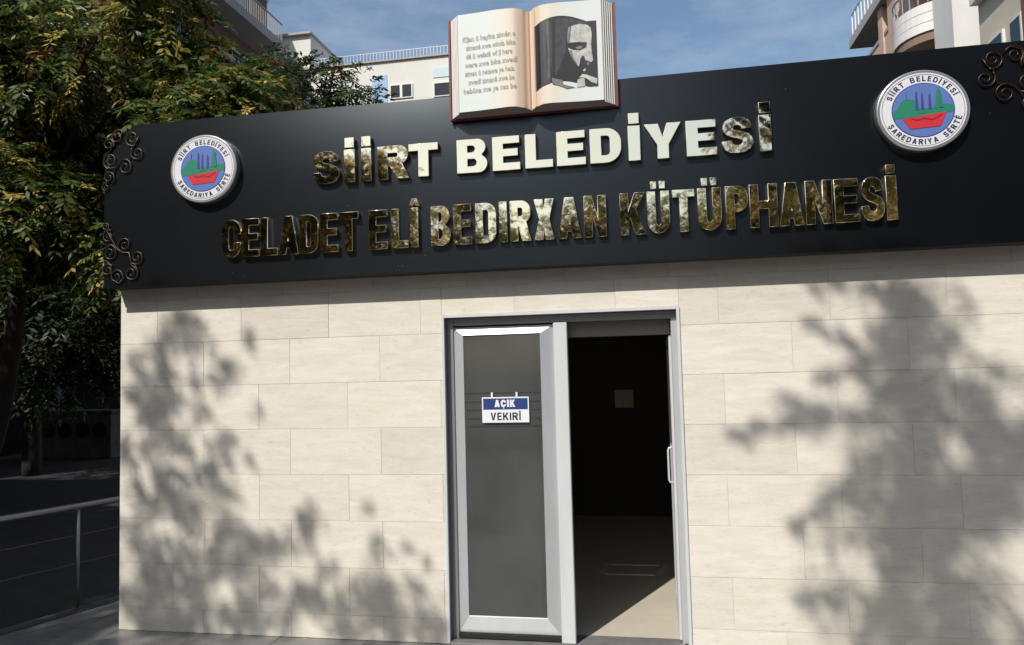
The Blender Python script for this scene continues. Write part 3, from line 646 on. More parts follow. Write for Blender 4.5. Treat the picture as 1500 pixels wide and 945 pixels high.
# ------------------------------------------------------------------ open book sculpture
BCX, BZ0, BZ1 = 2.990, 3.287, 3.918
book = thing('book_sculpture', 'open book sculpture with printed pages and a portrait mounted on top of the black sign', 'sculpture', (BCX, SY, BZ0))
def bdepth(x):       # forward bulge of the page surface at offset x from the spine
    a = abs(x); pts = [(0, .045), (.012, .058), (.04, .092), (.085, .112), (.13, .114), (.22, .104), (.32, .094), (.40, .090), (.446, .088)]
    for (xa, da), (xb, db) in zip(pts, pts[1:]):
        if a <= xb:
            t = (a-xa)/(xb-xa); t = t*t*(3-2*t) if xb < .1 else t; return da+(db-da)*t
    return .088
def zwarp(x): return .012*math.exp(-(abs(x)/.11)**2*.5) * -1.0
NX = 30
for sgn, nm in ((-1, 'left'), (1, 'right')):
    xs_ = [.446*i/NX for i in range(NX+1)]
    # page block solid
    m = MB(); prof = [(sgn*x, bdepth(x)) for x in xs_]+[(sgn*.511, .012), (0, .012)]
    kk = len(prof)
    zb = lambda x: BZ0+(0 if abs(x) > .446 else .012*math.sin(min(1, abs(x)/.13)*math.pi/2))
    zt = lambda x: BZ1-.008*math.cos(min(1, abs(x)/.2)*math.pi/2)
    m.v = [(BCX+x, SY-.010-d, zb(x)) for x, d in prof]+[(BCX+x, SY-.010-d, zt(x)) for x, d in prof]
    o_ = [tuple(range(kk)), tuple(range(2*kk-1, kk-1, -1))]
    side = [(i, (i+1) % kk, kk+(i+1) % kk, kk+i) for i in range(kk)]
    if sgn > 0: pass
    m.f = o_+side
    blk = m.build('page_block', MT['page_edge'], book)
    # page sheet on top
    m = MB(); xs2 = [.004+(.443-.004)*i/NX for i in range(NX+1)]
    m.v = [(BCX+sgn*x, SY-.0125-bdepth(x), zb(x)+.001) for x in xs2]+[(BCX+sgn*x, SY-.0125-bdepth(x), zt(x)-.001) for x in xs2]
    m.f = [((i, i+1, NX+2+i, NX+1+i) if sgn > 0 else (i+1, i, NX+1+i, NX+2+i)) for i in range(NX)]
    pg = m.build('page', MT['page'], blk, True)
    mg = MB(); xs3 = [.003+.036*i/6 for i in range(7)]
    mg.v = [(BCX+sgn*x, SY-.0138-bdepth(x), zb(x)+.004) for x in xs3]+[(BCX+sgn*x, SY-.0138-bdepth(x), zt(x)-.004) for x in xs3]
    mg.f = [((i, i+1, 8+i, 7+i) if sgn > 0 else (i+1, i, 7+i, 8+i)) for i in range(6)]
    mg.build('gutter_tint', MT['gutter'], blk, True)
    # page-stack lines on the outer edge
    for i in range(5):
        f = (i+.6)/5.4; x = .446+(.511-.446)*f; d = .088+(.012-.088)*f
        part_box('page_layer', blk, MT['page'], BCX+sgn*x-.0025, BCX+sgn*x+.0025, SY-.0125-d, SY-.009-d, BZ0+.002, BZ1-.002)
cv = MB(); cv.box(BCX-.524, BCX+.524, SY-.0215, SY-.0005, BZ0-.010, BZ1+.008, .002); cv.build('cover', MT['cover'], book)
for s in (-1, 1): part_box('cover_edge', book, MT['cover'], BCX+s*.519-.006, BCX+s*.519+.006, SY-.034, SY-.022, BZ0-.008, BZ1+.006)
def on_page(pts2d, y_off): return [(x, SY-y_off-bdepth(x-BCX), z) for x, z in pts2d]
# printed verse: seven ragged lines
LINES = ['Kîjan û heyîna zimên e', 'zimanê xwe winda bike', 'dê û welatê wî jî here', 'were xwe bike xwedî', 'ziman û netewe ye heta', 'xwedî zimanê xwe be', 'hebûna me ye nas be']
dgx = []
for i, s in enumerate(LINES):
    tcu = bpy.data.curves.new('verse', 'FONT'); tcu.body = s; tcu.size = .046; tcu.align_x = 'CENTER'; tcu.resolution_u = 2; tcu.offset = .0008
    o = bpy.data.objects.new('tmp_text', tcu); COL.objects.link(o); dgx.append(o)
bpy.context.view_layer.update(); dg = bpy.context.evaluated_depsgraph_get()
for i, o in enumerate(dgx):
    me = bpy.data.meshes.new_from_object(o.evaluated_get(dg)); me.name = 'verse_line'
    co = np.empty(len(me.vertices)*3, 'f'); me.vertices.foreach_get('co', co); co = co.reshape(-1, 3)
    wd = co[:, 0].max()-co[:, 0].min(); sx = (.335-.02*(i % 3))/wd
    x = BCX-.243+co[:, 0]*sx+(.006 if i % 2 else -.004); z = BZ1-.178-i*.0545+co[:, 1]
    y = np.array([SY-.0150-bdepth(q-BCX) for q in x])
    me.vertices.foreach_set('co', np.stack([x, y, z], 1).ravel().astype('f')); me.update(); me.materials.clear(); me.materials.append(MT['ink'])
    link(bpy.data.objects.new('verse_line', me), book)
for o in dgx: c = o.data; bpy.data.objects.remove(o); bpy.data.curves.remove(c)
# portrait print: dense grid clipped to loops so that it follows the curved page
def print_loop(name, loop, m, off):
    """loop in picture units: u 0..1 (left-right), v 0..1 (bottom-top)"""
    PX, PW, PZ, PH = BCX+.034, .378, BZ0+.118, .402
    warp = lambda u: .045*math.sin(math.pi*min(1, max(0, u)/.85))-.02
    bm = bmesh.new()
    pts = []
    for (a, b), (c, d) in zip(loop, loop[1:]+loop[:1]):
        n_ = max(1, int(abs(c-a)/.05))
        for k_ in range(n_): t = k_/n_; pts.append((a+(c-a)*t, b+(d-b)*t))
    vs_ = [bm.verts.new((u, 0, v)) for u, v in pts]
    f = bm.faces.new(vs_); bmesh.ops.triangulate(bm, faces=[f])
    for k_ in range(1, 20):
        g_ = bm.verts[:]+bm.edges[:]+bm.faces[:]; bmesh.ops.bisect_plane(bm, geom=g_, plane_co=(k_/20, 0, 0), plane_no=(1, 0, 0), dist=1e-5)
    for v in bm.verts:
        u, vv = v.co.x, v.co.z; x = PX+u*PW; z = PZ+vv*PH + warp(u)
        v.co = Vector((x, SY-off-bdepth(x-BCX), z))
    bmesh.ops.recalc_face_normals(bm, faces=bm.faces[:])
    me = bpy.data.meshes.new(name); bm.to_mesh(me); bm.free(); me.materials.append(m)
    return link(bpy.data.objects.new(name, me), por)
por = MB().box(BCX+.40, BCX+.401, SY-.0145-.0895, SY-.0135-.0895, BZ0+.115, BZ0+.118).build('portrait', MT['photo_dark'], book)
por['label'] = 'black and white portrait of a bearded man in profile'
def PP(*pts):
    out = []
    for x, y in pts:
        u = (x-30)/725; out.append((min(1, max(0, u)), (870-y)/690-.13*math.sin(math.pi*min(1, max(0, u)/.85))))
    return out
print_loop('backdrop', [(0, 0), (1, 0), (1, 1), (0, 1)], MT['photo_dark'], .0148)
print_loop('backdrop_fold', PP((175, 150), (240, 140), (245, 450), (230, 600), (205, 750), (172, 770), (190, 500)), MT['photo_grey'], .0152)
print_loop('hair', PP((290, 130), (440, 115), (445, 210), (405, 330), (395, 480), (340, 600), (270, 740), (285, 300)), MT['photo_grey'], .0152)
print_loop('hair_strand', PP((450, 125), (560, 160), (665, 205), (640, 222), (560, 195), (445, 225)), MT['photo_grey'], .0152)
print_loop('forehead', PP((440, 220), (560, 197), (650, 217), (690, 252), (700, 330), (690, 425), (640, 402), (560, 390), (430, 395), (415, 330)), MT['photo_skin'], .0156)
print_loop('temple', PP((415, 330), (450, 215), (470, 215), (455, 330), (445, 395), (425, 395)), MT['photo_mid'], .0158)
print_loop('cheek', PP((640, 402), (690, 430), (685, 470), (700, 560), (706, 600), (680, 616), (650, 600), (620, 590), (600, 540), (575, 560), (555, 620), (540, 645), (510, 610), (480, 570), (450, 510), (425, 455), (430, 440), (470, 460), (560, 475), (640, 450)), MT['photo_skin'], .0156)
print_loop('cheek_shade', PP((425, 455), (470, 470), (480, 540), (530, 625), (510, 612), (480, 572), (450, 512)), MT['photo_mid'], .0158)
print_loop('brow_shadow', PP((430, 388), (560, 390), (642, 404), (632, 455), (560, 478), (480, 465), (430, 430)), MT['photo_dark'], .0160)
print_loop('eyelid', PP((505, 445), (555, 428), (590, 440), (580, 458), (540, 468)), MT['photo_mid'], .0163)
print_loop('nostril_shadow', PP((560, 572), (590, 532), (610, 560), (602, 598), (650, 610), (660, 640), (602, 650), (582, 700), (552, 740), (512, 690), (545, 640)), MT['photo_dark'], .0160)
print_loop('lip', PP((636, 612), (660, 616), (655, 652), (640, 640)), MT['photo_mid'], .0163)
print_loop('cigarette', PP((585, 692), (610, 675), (626, 690), (600, 706)), MT['photo_skin'], .0163)
print_loop('collar', PP((232, 745), (300, 762), (345, 772), (360, 815), (400, 832), (500, 862), (400, 868), (236, 812)), MT['photo_mid'], .0156)
print_loop('cuff', PP((522, 780), (600, 770), (608, 862), (512, 862)), MT['photo_skin'], .0158)
print_loop('hand', PP((540, 762), (580, 727), (640, 747), (748, 792), (742, 848), (680, 824), (640, 790), (590, 766)), MT['photo_skin'], .0159)

# ------------------------------------------------------------------ handrail beside the building
hr = thing('handrail', 'low stainless steel handrail on a thin post at the pavement edge left of the wall', 'handrail', (-.63, .355, 0))
def rp(s, z, off=0): return (-.632+ED.x*s, .355+ED.y*s, z)
MB().tube([rp(-6, .765), rp(-2, .765), rp(1.7, .765)], .024, 12).build('rail', MT['steel'], hr, True)
for s in (-3.6, -1.8, 0, 1.55): MB().tube([rp(s, .004), rp(s, .745)], .013, 10).build('post', MT['steel'], hr, True)
for s in (-3.6, -1.8, 0, 1.55): MB().tube([rp(s, .003), rp(s, .014)], .034, 12).build('base_plate', MT['rust_rod'], hr)
for z in (.55, .34): MB().tube([rp(-6, z), rp(1.7, z)], .005, 6).build('thin_rod', MT['rust_rod'], hr)

# low dark panel with four round motifs, far across the street
dp = thing('planter_wall', 'low dark concrete planter wall with four round motifs across the shaded street', 'planter', (-10.9, 12.1, -.3))
part_box('body', dp, MT['concrete'], -12.0, -9.85, 12.1, 12.6, -.3, .86, .02); part_box('coping', dp, MT['concrete'], -12.05, -9.8, 12.06, 12.64, .861, .92)
for k_ in range(4):
    x = -11.65+k_*.50; MB().prism([(x+.19*math.cos(a), .42+.19*math.sin(a)) for a in [i*math.pi/9 for i in range(18)]], 12.06, 12.099).build('round_motif', MT['motif'], dp)

# ------------------------------------------------------------------ apartment block at the far left
ab = thing('apartment_block', 'brown shaded apartment block with balcony railings behind the leafy tree at the left', 'building', (-19, 15, -.3))
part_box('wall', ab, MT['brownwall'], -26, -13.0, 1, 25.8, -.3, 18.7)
part_box('roof', ab, MT['slabgrey'], -26.1, -12.95, .9, 25.85, 18.71, 18.85)
for fl in range(5):
    z = 3.4+fl*3.15 - .03
    for (ya, yb) in ((3.0, 8.0), (10.2, 15.2), (17.4, 25.0)):
        bl = part_box('balcony', ab, MT['greywall'], -12.999, -11.8, ya, yb, z, z+.28)
        part_box('parapet', bl, MT['greywall'], -11.86, -11.80, ya, yb, z+.281, z+.40)
        part_box('railing_bar', bl, MT['slabgrey'], -11.85, -11.81, ya, yb, z+1.15, z+1.20)
        mm = MB(); nn = int((yb-ya)/.14)
        for k_ in range(nn): y = ya+.05+k_*(yb-ya-.1)/(nn-1); mm.box(-11.84, -11.82, y, y+.022, z+.401, z+1.149)
        mm.build('baluster_row', MT['slabgrey'], bl)
        for yy in (ya+.6, yb-2.2):
            wn = part_box('window', ab, MT['winframe'], -12.999, -12.95, yy, yy+1.5, z+.9, z+2.5); part_box('pane', wn, MT['winglass'], -12.949, -12.935, yy+.07, yy+1.43, z+.97, z+2.43)
for k_ in range(6):
    part_box('shopfront', ab, MT['shutter'], -12.999, -12.9, 2+k_*4.0, 5.2+k_*4.0, -.2, 2.6); part_box('pilaster', ab, MT['concrete'], -12.999, -12.75, 5.3+k_*4, 5.85+k_*4, -.3, 3.0)

# ------------------------------------------------------------------ white building behind the sign
wb = thing('white_building', 'white flat-roofed building with a roof railing and pale blue panels behind the sign', 'building', (-7, 27, -.3))
WYY = 27.0; KW = (WYY+4.609)/(30+4.609)
WX = lambda x: 3.648+(x-3.648)*KW
WZ = lambda z: 1.7175+(z-1.7175)*KW
def wpart(name, par, m, x0, x1, y0, y1, z0, z1): return part_box(name, par, MT[m], WX(x0), WX(x1), WYY+y0, WYY+y1, WZ(z0), WZ(z1))
part_box('wall', wb, MT['whitewall'], WX(-22), WX(-1.2), WYY, WYY+12, -.3, WZ(17.22))
wpart('roof', wb, 'slabgrey', -22.1, -1.1, -.1, 12.1, 17.221, 17.30)
rlb = wpart('roof_railing', wb, 'rail_blue', -13.2, -1.3, .02, .05, 17.72, 17.76)
for k_ in range(69): wpart('baluster', rlb, 'rail_blue', -13.2+k_*.175, -13.165+k_*.175, .02, .05, 17.301, 17.719)
wpart('stair_tower', wb, 'whitewall', -18.5, -12.88, -.01, 6, 17.301, 19.05)
wpart('tower_ledge', wb, 'slabgrey', -18.6, -12.80, -.2, 6.1, 19.051, 19.16); wpart('tower_balcony', wb, 'whitewall', -16.5, -13.4, -1.1, -.02, 17.4, 17.75)
wpart('blue_panel', wb, 'bluewall', -9.60, -8.80, -.03, -.001, 3, 16.55)
wpart('blue_panel', wb, 'bluetint', -6.40, -3.6, -.03, -.001, 16.15, 16.62)
for fl in range(4):
    z = 15.27-fl*3.1
    for (xa, xb, dz) in ((-8.66, -7.46, 0), (-6.40, -3.6, -.1), (-2.9, -1.7, 0), (-12.2, -11.0, 0)):
        fw_ = wpart('window', wb, 'winframe', xa, xb, -.06, -.002, z+dz, z+dz+.72)
        nn = 2 if xb-xa < 2 else 1; ww = (xb-xa)/nn
        for k_ in range(nn): wpart('pane', fw_, 'winglass', xa+k_*ww+.07, xa+(k_+1)*ww-.07, -.075, -.061, z+dz+.06, z+dz+.66)

# ------------------------------------------------------------------ peach apartment building at the right
FX = 12.0; KF = (FX-3.648)/(10-3.648)
FY = lambda y: -4.609+(y+4.609)*KF
FZ = lambda z: 1.7175+(z-1.7175)*KF
pb = thing('peach_apartment', 'peach brick and cream apartment building with curved white balcony beyond the sign', 'building', (18, 12, -.3))
yF = FY(17.55)
part_box('wall', pb, MT['creamwall'], FX+.8, 26, 1.0, yF, -.3, FZ(11.05))
part_box('eave', pb, MT['slabgrey'], FX-.15, 26, 1.0, FY(18.75), FZ(11.06), FZ(11.06)+.35)
er = MB().box(FX-.05, FX-.01, 1.0, FY(18.7), FZ(11.06)+1.28, FZ(11.06)+1.33).build('roof_railing', MT['rail_blue'], pb)
for k_ in range(60):
    y = FY(18.65)-k_*.42; part_box('baluster', er, MT['whiteband'], FX-.05, FX-.01, y-.05, y, FZ(11.06)+.351, FZ(11.06)+1.279)
for (ya, yb) in ((16.0, 16.35), (14.9, 15.56), (13.85, 14.68)):
    part_box('brick_pier', pb, MT['peach'], FX, FX+.799, FY(ya), FY(yb), -.3, FZ(11.05))
for z in (10.35, 8.0, 5.6, 3.2):
    for (ya, yb) in ((16.36, 17.4), (15.57, 15.99), (14.69, 14.89)):
        bl = part_box('balcony', pb, MT['peach'], FX+.06, FX+.799, FY(ya), FY(yb), FZ(z)-1.15, FZ(z)-.15); part_box('coping', bl, MT['slabgrey'], FX+.03, FX+.799, FY(ya), FY(yb), FZ(z)-.149, FZ(z)-.03)
        part_box('recess_door', pb, MT['winglass'], FX+.77, FX+.798, FY(ya)+.03, FY(yb)-.03, FZ(z)-.02, FZ(z)+1.0)
# curved balcony stack
cyB = FY(12.85); RB = FY(13.78)-cyB
def halfdisc(name, m, parent, R, z0, z1, y_c=cyB, xs_=FX+.2, n=20):
    v = []; 
    for z in (z0, z1):
        for i in range(n+1):
            a = math.pi/2+math.pi*i/n; v.append((xs_+.9*R*math.cos(a), y_c+R*math.sin(a), z))
    f = [tuple(range(n+1)), tuple(range(2*n+1, n, -1))]+[(i+1, i, n+1+i, n+2+i) for i in range(n)]+[(0, n, 2*n+1, n+1)]
    return mesh_obj(name, v, f, m, parent)
for lev in range(4):
    z = FZ(8.62)+(1-lev)*3.0
    cb = halfdisc('curved_balcony', MT['brownsoffit'], pb, RB, z-.25, z)
    for k_ in range(3): halfdisc('band', MT['whiteband'], cb, RB+.05-.02*k_, z+.001+k_*.28, z+.25+k_*.28)
    mm = MB()
    for i in range(14):
        a = math.pi/2+math.pi*(i+.5)/14; mm.box(FX+.2+.9*RB*math.cos(a)-.012, FX+.2+.9*RB*math.cos(a)+.012, cyB+RB*math.sin(a)-.012, cyB+RB*math.sin(a)+.012, z+.83, z+1.3)
    mm.build('railing_bars', MT['rail_blue'], cb)
    rim = [(FX+.2+.9*RB*math.cos(math.pi/2+math.pi*i/20), cyB+RB*math.sin(math.pi/2+math.pi*i/20), z+1.32) for i in range(21)]
    MB().tube(rim, .03, 6).build('rail', MT['rail_blue'], cb)
    part_box('recess', pb, MT['brownwall'], FX+.77, FX+.798, cyB-RB*.9, cyB+RB*.95, z+.02, z+2.6)
part_box('white_pier', pb, MT['whiteband'], FX-.35, FX+.799, FY(10.95), FY(11.90), -.3, FZ(11.05))
part_box('grey_pier', pb, MT['slabgrey'], FX+.3, FX+.799, FY(10.3), FY(10.94), -.3, FZ(11.05))
part_box('cream_bay', pb, MT['creamwall'], FX-.1, FX+.799, FY(8.6), FY(10.29), -.3, FZ(11.05))
part_box('red_bay', pb, MT['redbrown'], FX-.2, FX+.799, 1.0, FY(8.59), -.3, FZ(11.05))
for z in (9.6, 7.4, 5.2):
    for (ya, yb) in ((9.35, 10.0), (8.7, 9.1)):
        wn = part_box('window', pb, MT['winframe'], FX-.16, FX-.1005, FY(ya), FY(yb), FZ(z)-1.3, FZ(z)); part_box('pane', wn, MT['winglass'], FX-.175, FX-.161, FY(ya)+.06, FY(yb)-.06, FZ(z)-1.24, FZ(z)-.06)
    part_box('ledge', pb, MT['whiteband'], FX-.3, FX-.1005, FY(8.6), FY(10.29), FZ(z)-1.75, FZ(z)-1.55)

# ------------------------------------------------------------------ trees
def fronds(base, dirs, L, rs, pairs=6, lw=.34, colfn=None, droop=.55, leaf_len=.42):
    """compound leaves: base (n,3), dirs (n,3), L (n,) -> verts, quads, colours"""
    n = len(base); d = dirs/np.linalg.norm(dirs, axis=1, keepdims=True)
    up = np.tile([0., 0., 1.], (n, 1)); side = np.cross(d, up); sn = np.linalg.norm(side, axis=1, keepdims=True); side = np.where(sn > .05, side/np.maximum(sn, 1e-6), [1., 0, 0])
    V = []; C = []
    fc = colfn(rs, n, base)
    for k_ in range(2*pairs+1):
        i = k_//2; term = (k_ == 2*pairs); t = (i+.8)/(pairs+.3) if not term else 1.0
        p = base + d*(L*t)[:, None]; p[:, 2] -= droop*L*t*t
        tang = d.copy(); tang[:, 2] -= 2*droop*t; tang /= np.linalg.norm(tang, axis=1, keepdims=True)
        s = 0 if term else (1 if k_ % 2 else -1)
        a = tang*(1.0 if term else .45) + side*s*.9 + rs.normal(0, .22, (n, 3)); a[:, 2] -= .25
        a /= np.linalg.norm(a, axis=1, keepdims=True)
        b = np.cross(a, np.cross(tang, side)+rs.normal(0, .35, (n, 3))); b /= np.maximum(np.linalg.norm(b, axis=1, keepdims=True), 1e-6)
        ll = L*leaf_len*(1-.35*abs(t-.5))*rs.uniform(.8, 1.15, n); w_ = ll*lw
        q = np.stack([p, p+a*(ll*.45)[:, None]+b*(w_*.5)[:, None], p+a*ll[:, None], p+a*(ll*.45)[:, None]-b*(w_*.5)[:, None]], 1)
        V.append(q); cc = fc*rs.uniform(.75, 1.25, (n, 1)); C.append(np.repeat(cc[:, None, :], 4, 1))
    V = np.concatenate(V).reshape(-1, 3); C = np.concatenate(C).reshape(-1, 3); return V, C
def leaf_mesh(name, V, C, parent, lmat='leaf'):
    nq = len(V)//4; me = bpy.data.meshes.new(name); me.vertices.add(len(V)); me.vertices.foreach_set('co', V.astype('f').ravel())
    me.loops.add(len(V)); me.loops.foreach_set('vertex_index', np.arange(len(V), dtype='i'))
    me.polygons.add(nq); me.polygons.foreach_set('loop_start', np.arange(0, len(V), 4, dtype='i')); me.polygons.foreach_set('loop_total', np.full(nq, 4, 'i'))
    me.update(calc_edges=True); at = me.color_attributes.new('leafcol', 'FLOAT_COLOR', 'POINT')
    at.data.foreach_set('color', np.concatenate([np.clip(C, 0, 1), np.ones((len(C), 1))], 1).astype('f').ravel())
    me.materials.append(MT[lmat]); return link(bpy.data.objects.new(name, me), parent)
def make_cols(green, yellow, fy):
    def f(rs, n, base):
        g_ = np.array(green)*rs.uniform(.55, 1.5, (n, 1)); y_ = np.array(yellow)*rs.uniform(.6, 1.3, (n, 1))
        m_ = rs.uniform(0, 1, (n, 1)) < fy; br = rs.uniform(0, 1, (n, 1)) < fy*.15
        c = np.where(m_, y_, g_); return np.where(br, np.array([.28, .12, .03])*rs.uniform(.6, 1.2, (n, 1)), c)
    return f
def limb(mb, a, b, r0_, r1_, rs, sag=.12, n=7):
    a, b = np.array(a, float), np.array(b, float); L = np.linalg.norm(b-a); pts = []
    off = rs.normal(0, .05*L, 3)
    for i in range(n+1):
        t = i/n; p = a+(b-a)*t+off*math.sin(math.pi*t); p[2] += sag*L*math.sin(math.pi*t)*.5; pts.append(tuple(p))
    mb.tube(pts, [r0_+(r1_-r0_)*i/n for i in range(n+1)], 7)
def tree(name, label, base, fork, trunk_r, clusters, rs, cols, flen=(.22, .38), lw=.34, extra=None, cat='tree', group=None, accept=None, droop=.55, pairs=6, lmat='leaf'):
    t = thing(name, label, cat, base, group)
    mb = MB(); limb(mb, base, fork, trunk_r*1.25, trunk_r*.8, rs, 0, 8)
    B, D, L = [], [], []
    for (c, r, nf) in clusters:
        c = np.array(c, float); limb(mb, fork if np.linalg.norm(np.array(fork)-c) < 9 else base, c, trunk_r*.42, .012, rs)
        for k_ in range(3):
            e = c+rs.normal(0, 1, 3)*r*.55; limb(mb, c-(c-np.array(fork))*.12, e, .02, .005, rs, .05, 4)
        v = rs.normal(0, 1, (nf, 3)); v /= np.linalg.norm(v, axis=1, keepdims=True)
        rad = (rs.uniform(0, 1, (nf, 1))**.45)*np.array(r)
        B.append(c+v*rad); dd = v+np.array([0, 0, .15])+rs.normal(0, .45, (nf, 3)); D.append(dd); L.append(rs.uniform(*flen, nf))
    B, D, L = np.concatenate(B), np.concatenate(D), np.concatenate(L)
    if extra is not None: B = np.concatenate([B, extra[0]]); D = np.concatenate([D, extra[1]]); L = np.concatenate([L, extra[2]])
    if accept is not None:
        k_ = accept(B, D, L); B, D, L = B[k_], D[k_], L[k_]
    mb.build('trunk', MT['bark'], t, True)
    V, C = fronds(B, D, L, rs, colfn=cols, lw=lw, droop=droop, pairs=pairs)
    leaf_mesh('crown', V, C, t, lmat); return t

rs = np.random.RandomState(7)
def blob_clusters(c, rad, n, r, nf, rs_, low=-1.):
    out = []
    for _ in range(n):
        v = rs_.normal(0, 1, 3); v /= np.linalg.norm(v); v *= rs_.uniform(.35, 1)**.6
        if v[2] < low: v[2] = low
        out.append((np.array(c)+v*np.array(rad), r*rs_.uniform(.7, 1.25), int(nf*rs_.uniform(.7, 1.3))))
    return out
gcol = make_cols((.098, .138, .034), (.56, .44, .12), .20)
dcol = make_cols((.030, .052, .018), (.16, .14, .04), .05)
tree('street_tree', 'large leafy tree with yellowing tips filling the upper left corner', (-7.0, 5.4, -.3), (-5.8, 5.1, 3.2), .15,
     blob_clusters((-4.3, 4.9, 5.4), (2.7, 1.9, 2.5), 62, .62, 140, rs), rs, gcol, flen=(.16, .46))
tree('street_tree', 'lower bough of foliage just behind the top left corner of the sign', (-2.9, 6.6, -.3), (-2.6, 6.2, 2.9), .11,
     blob_clusters((-2.1, 5.6, 4.6), (1.5, 1.2, 1.25), 30, .5, 140, rs), rs, gcol, flen=(.16, .44))
tree('street_tree', 'slender tree with glossy leaves rising behind the sign left of the white building', (-2.0, 8.6, -.3), (-2.0, 8.4, 3.6), .09,
     blob_clusters((-2.6, 8.2, 6.7), (1.45, .9, .85), 18, .44, 58, rs), rs, make_cols((.05, .075, .03), (.2, .18, .06), .06))
tree('street_tree', 'dark tree deep in the shade behind the handrail', (-9.4, 9.2, -.3), (-9.2, 9.0, 2.6), .16,
     blob_clusters((-8.4, 8.6, 4.0), (3.2, 2.0, 2.2), 42, .75, 120, rs), rs, dcol, flen=(.3, .5))

# trees on the street behind the viewpoint: they throw the dappled shade on the wall and show in the gold letters
SH_L = [(.49, 2.06, .18), (.23, 1.83, .16), (.34, 1.64, .19), (.98, 1.95, .09), (.8, 1.74, .13), (.26, 1.4, .17), (.6, 1.49, .13), (.44, 1.21, .18), (.8, 1.26, .13), (1.05, 1.48, .06), (.98, 1.17, .07), (.24, .94, .19), (.55, .85, .19), (.8, .94, .11), (.85, .62, .2), (1.1, .58, .13), (.39, .57, .19), (.19, .34, .15), (.5, .25, .19), (.85, .22, .17), (1.1, .32, .11), (.65, .06, .17), (.14, .08, .08), (1.42, .79, .12), (1.34, .65, .11), (1.51, .46, .12), (1.41, .24, .17), (1.24, .14, .13), (1.82, .85, .04), (1.9, .6, .1), (2.09, .6, .04), (1.84, .29, .19), (2.04, .26, .19), (1.62, .14, .17), (1.9, .1, .19), (2.27, .26, .08), (2.22, .11, .13), (1.53, .33, .11), (2.2, .52, .03)]
SH_R = [(5.01, 2.11, .19), (5.16, 2.05, .15), (5.04, 1.9, .22), (5.25, 1.85, .17), (4.95, 1.66, .19), (5.15, 1.62, .18), (5.35, 1.57, .13), (4.78, 1.47, .11), (5.05, 1.39, .25), (5.3, 1.31, .21), (5.51, 1.38, .15), (5.64, 1.26, .17), (4.62, 1.38, .08), (4.47, 1.37, .05), (4.28, 1.36, .08), (4.14, 1.31, .04), (4.93, 1.11, .19), (5.14, 1.04, .24), (5.39, 1.04, .21), (5.59, 1.04, .19), (4.75, 1.0, .08), (4.6, .83, .05), (4.46, .78, .04), (4.94, .79, .21), (5.17, .73, .24), (5.39, .77, .15), (5.61, .81, .08), (4.87, .46, .2), (5.11, .47, .25), (5.33, .36, .2), (4.65, .33, .09), (4.5, .35, .05), (4.86, .21, .21), (5.13, .18, .25), (5.41, .19, .17), (5.59, .17, .11), (5.55, 2.03, .04), (5.63, 1.89, .05), (4.74, 2.18, .06), (4.81, 1.82, .06), (4.71, 1.59, .06), (5.5, 1.72, .07), (5.59, 1.57, .08)]
SH_L += [(.12, 1.25, .14), (.12, 1.62, .12), (.10, .70, .12), (.36, 1.02, .14), (.70, 1.05, .12), (.66, .45, .16), (.30, .12, .16), (1.0, .10, .15), (.95, .42, .12), (.62, 1.72, .10), (.35, 1.98, .12), (.68, 1.95, .08)]
SH_R = [(x, z, r*.86) for x, z, r in SH_R]
for (xa, za), (xb, zb) in (((4.80, 1.46), (4.12, 1.30)), ((4.62, 1.40), (4.42, 1.52)), ((4.78, 1.02), (4.44, .77)), ((4.72, .40), (4.42, .37)), ((4.80, 1.86), (4.58, 1.96)), ((4.80, 2.16), (4.60, 2.20)), ((4.84, 1.70), (4.62, 1.62)), ((4.82, .70), (4.64, .62)), ((5.4, 2.1), (5.62, 1.86)), ((5.45, 1.75), (5.66, 1.60))):
    nn_ = max(2, int(math.hypot(xb-xa, zb-za)/.055)); SH_R += [(xa+(xb-xa)*i/nn_, za+(zb-za)*i/nn_+.02*math.sin(i*2.1), .05) for i in range(nn_+1)]
SH_R += [(4.98, .62, .16), (5.0, .95, .16), (5.2, .90, .16), (5.2, .30, .2), (5.0, 1.25, .16), (5.22, 1.20, .18), (5.1, 1.76, .12)]
HOLES = [(4.826, 1.546, .084), (4.915, 1.278, .05), (4.772, 1.204, .042), (4.967, 1.014, .059), (5.243, 1.325, .046), (5.315, 1.274, .05), (5.389, 1.22, .046), (5.217, 1.118, .042), (5.383, 1.724, .059), (5.327, 1.486, .05), (5.401, .698, .046), (5.468, .65, .05), (5.549, .581, .055), (5.614, .523, .055), (5.564, .367, .109), (4.766, .579, .084), (5.61, 1.53, .084), (4.93, 2.058, .059), (5.574, 1.857, .118), (5.52, 2.131, .084), (5.689, 2.026, .105), (5.514, .273, .059), (.259, 1.817, .05), (.485, 1.46, .071), (.139, 1.356, .059), (.196, 1.624, .034), (.676, 1.615, .063), (.455, 1.163, .05), (.078, .921, .038), (.533, .768, .05), (.793, 1.085, .042), (.145, .39, .05), (.821, .331, .076), (.406, 1.921, .05), (.21, 1.075, .038), (.65, 1.305, .038), (.342, .729, .042), (.65, .484, .038), (.318, .158, .042), (1.405, .561, .046), (1.556, .377, .063), (1.349, .178, .055), (1.749, .127, .034), (1.794, .03, .034), (2.065, .33, .046), (2.214, .313, .059), (.879, 1.487, .059), (.701, .103, .038), (.35, -.08, .05), (.55, -.16, .05), (.95, -.10, .06), (1.25, -.05, .06), (1.55, -.12, .05), (2.05, -.08, .06), (1.8, -.15, .05)]
SV = np.array(SUN)
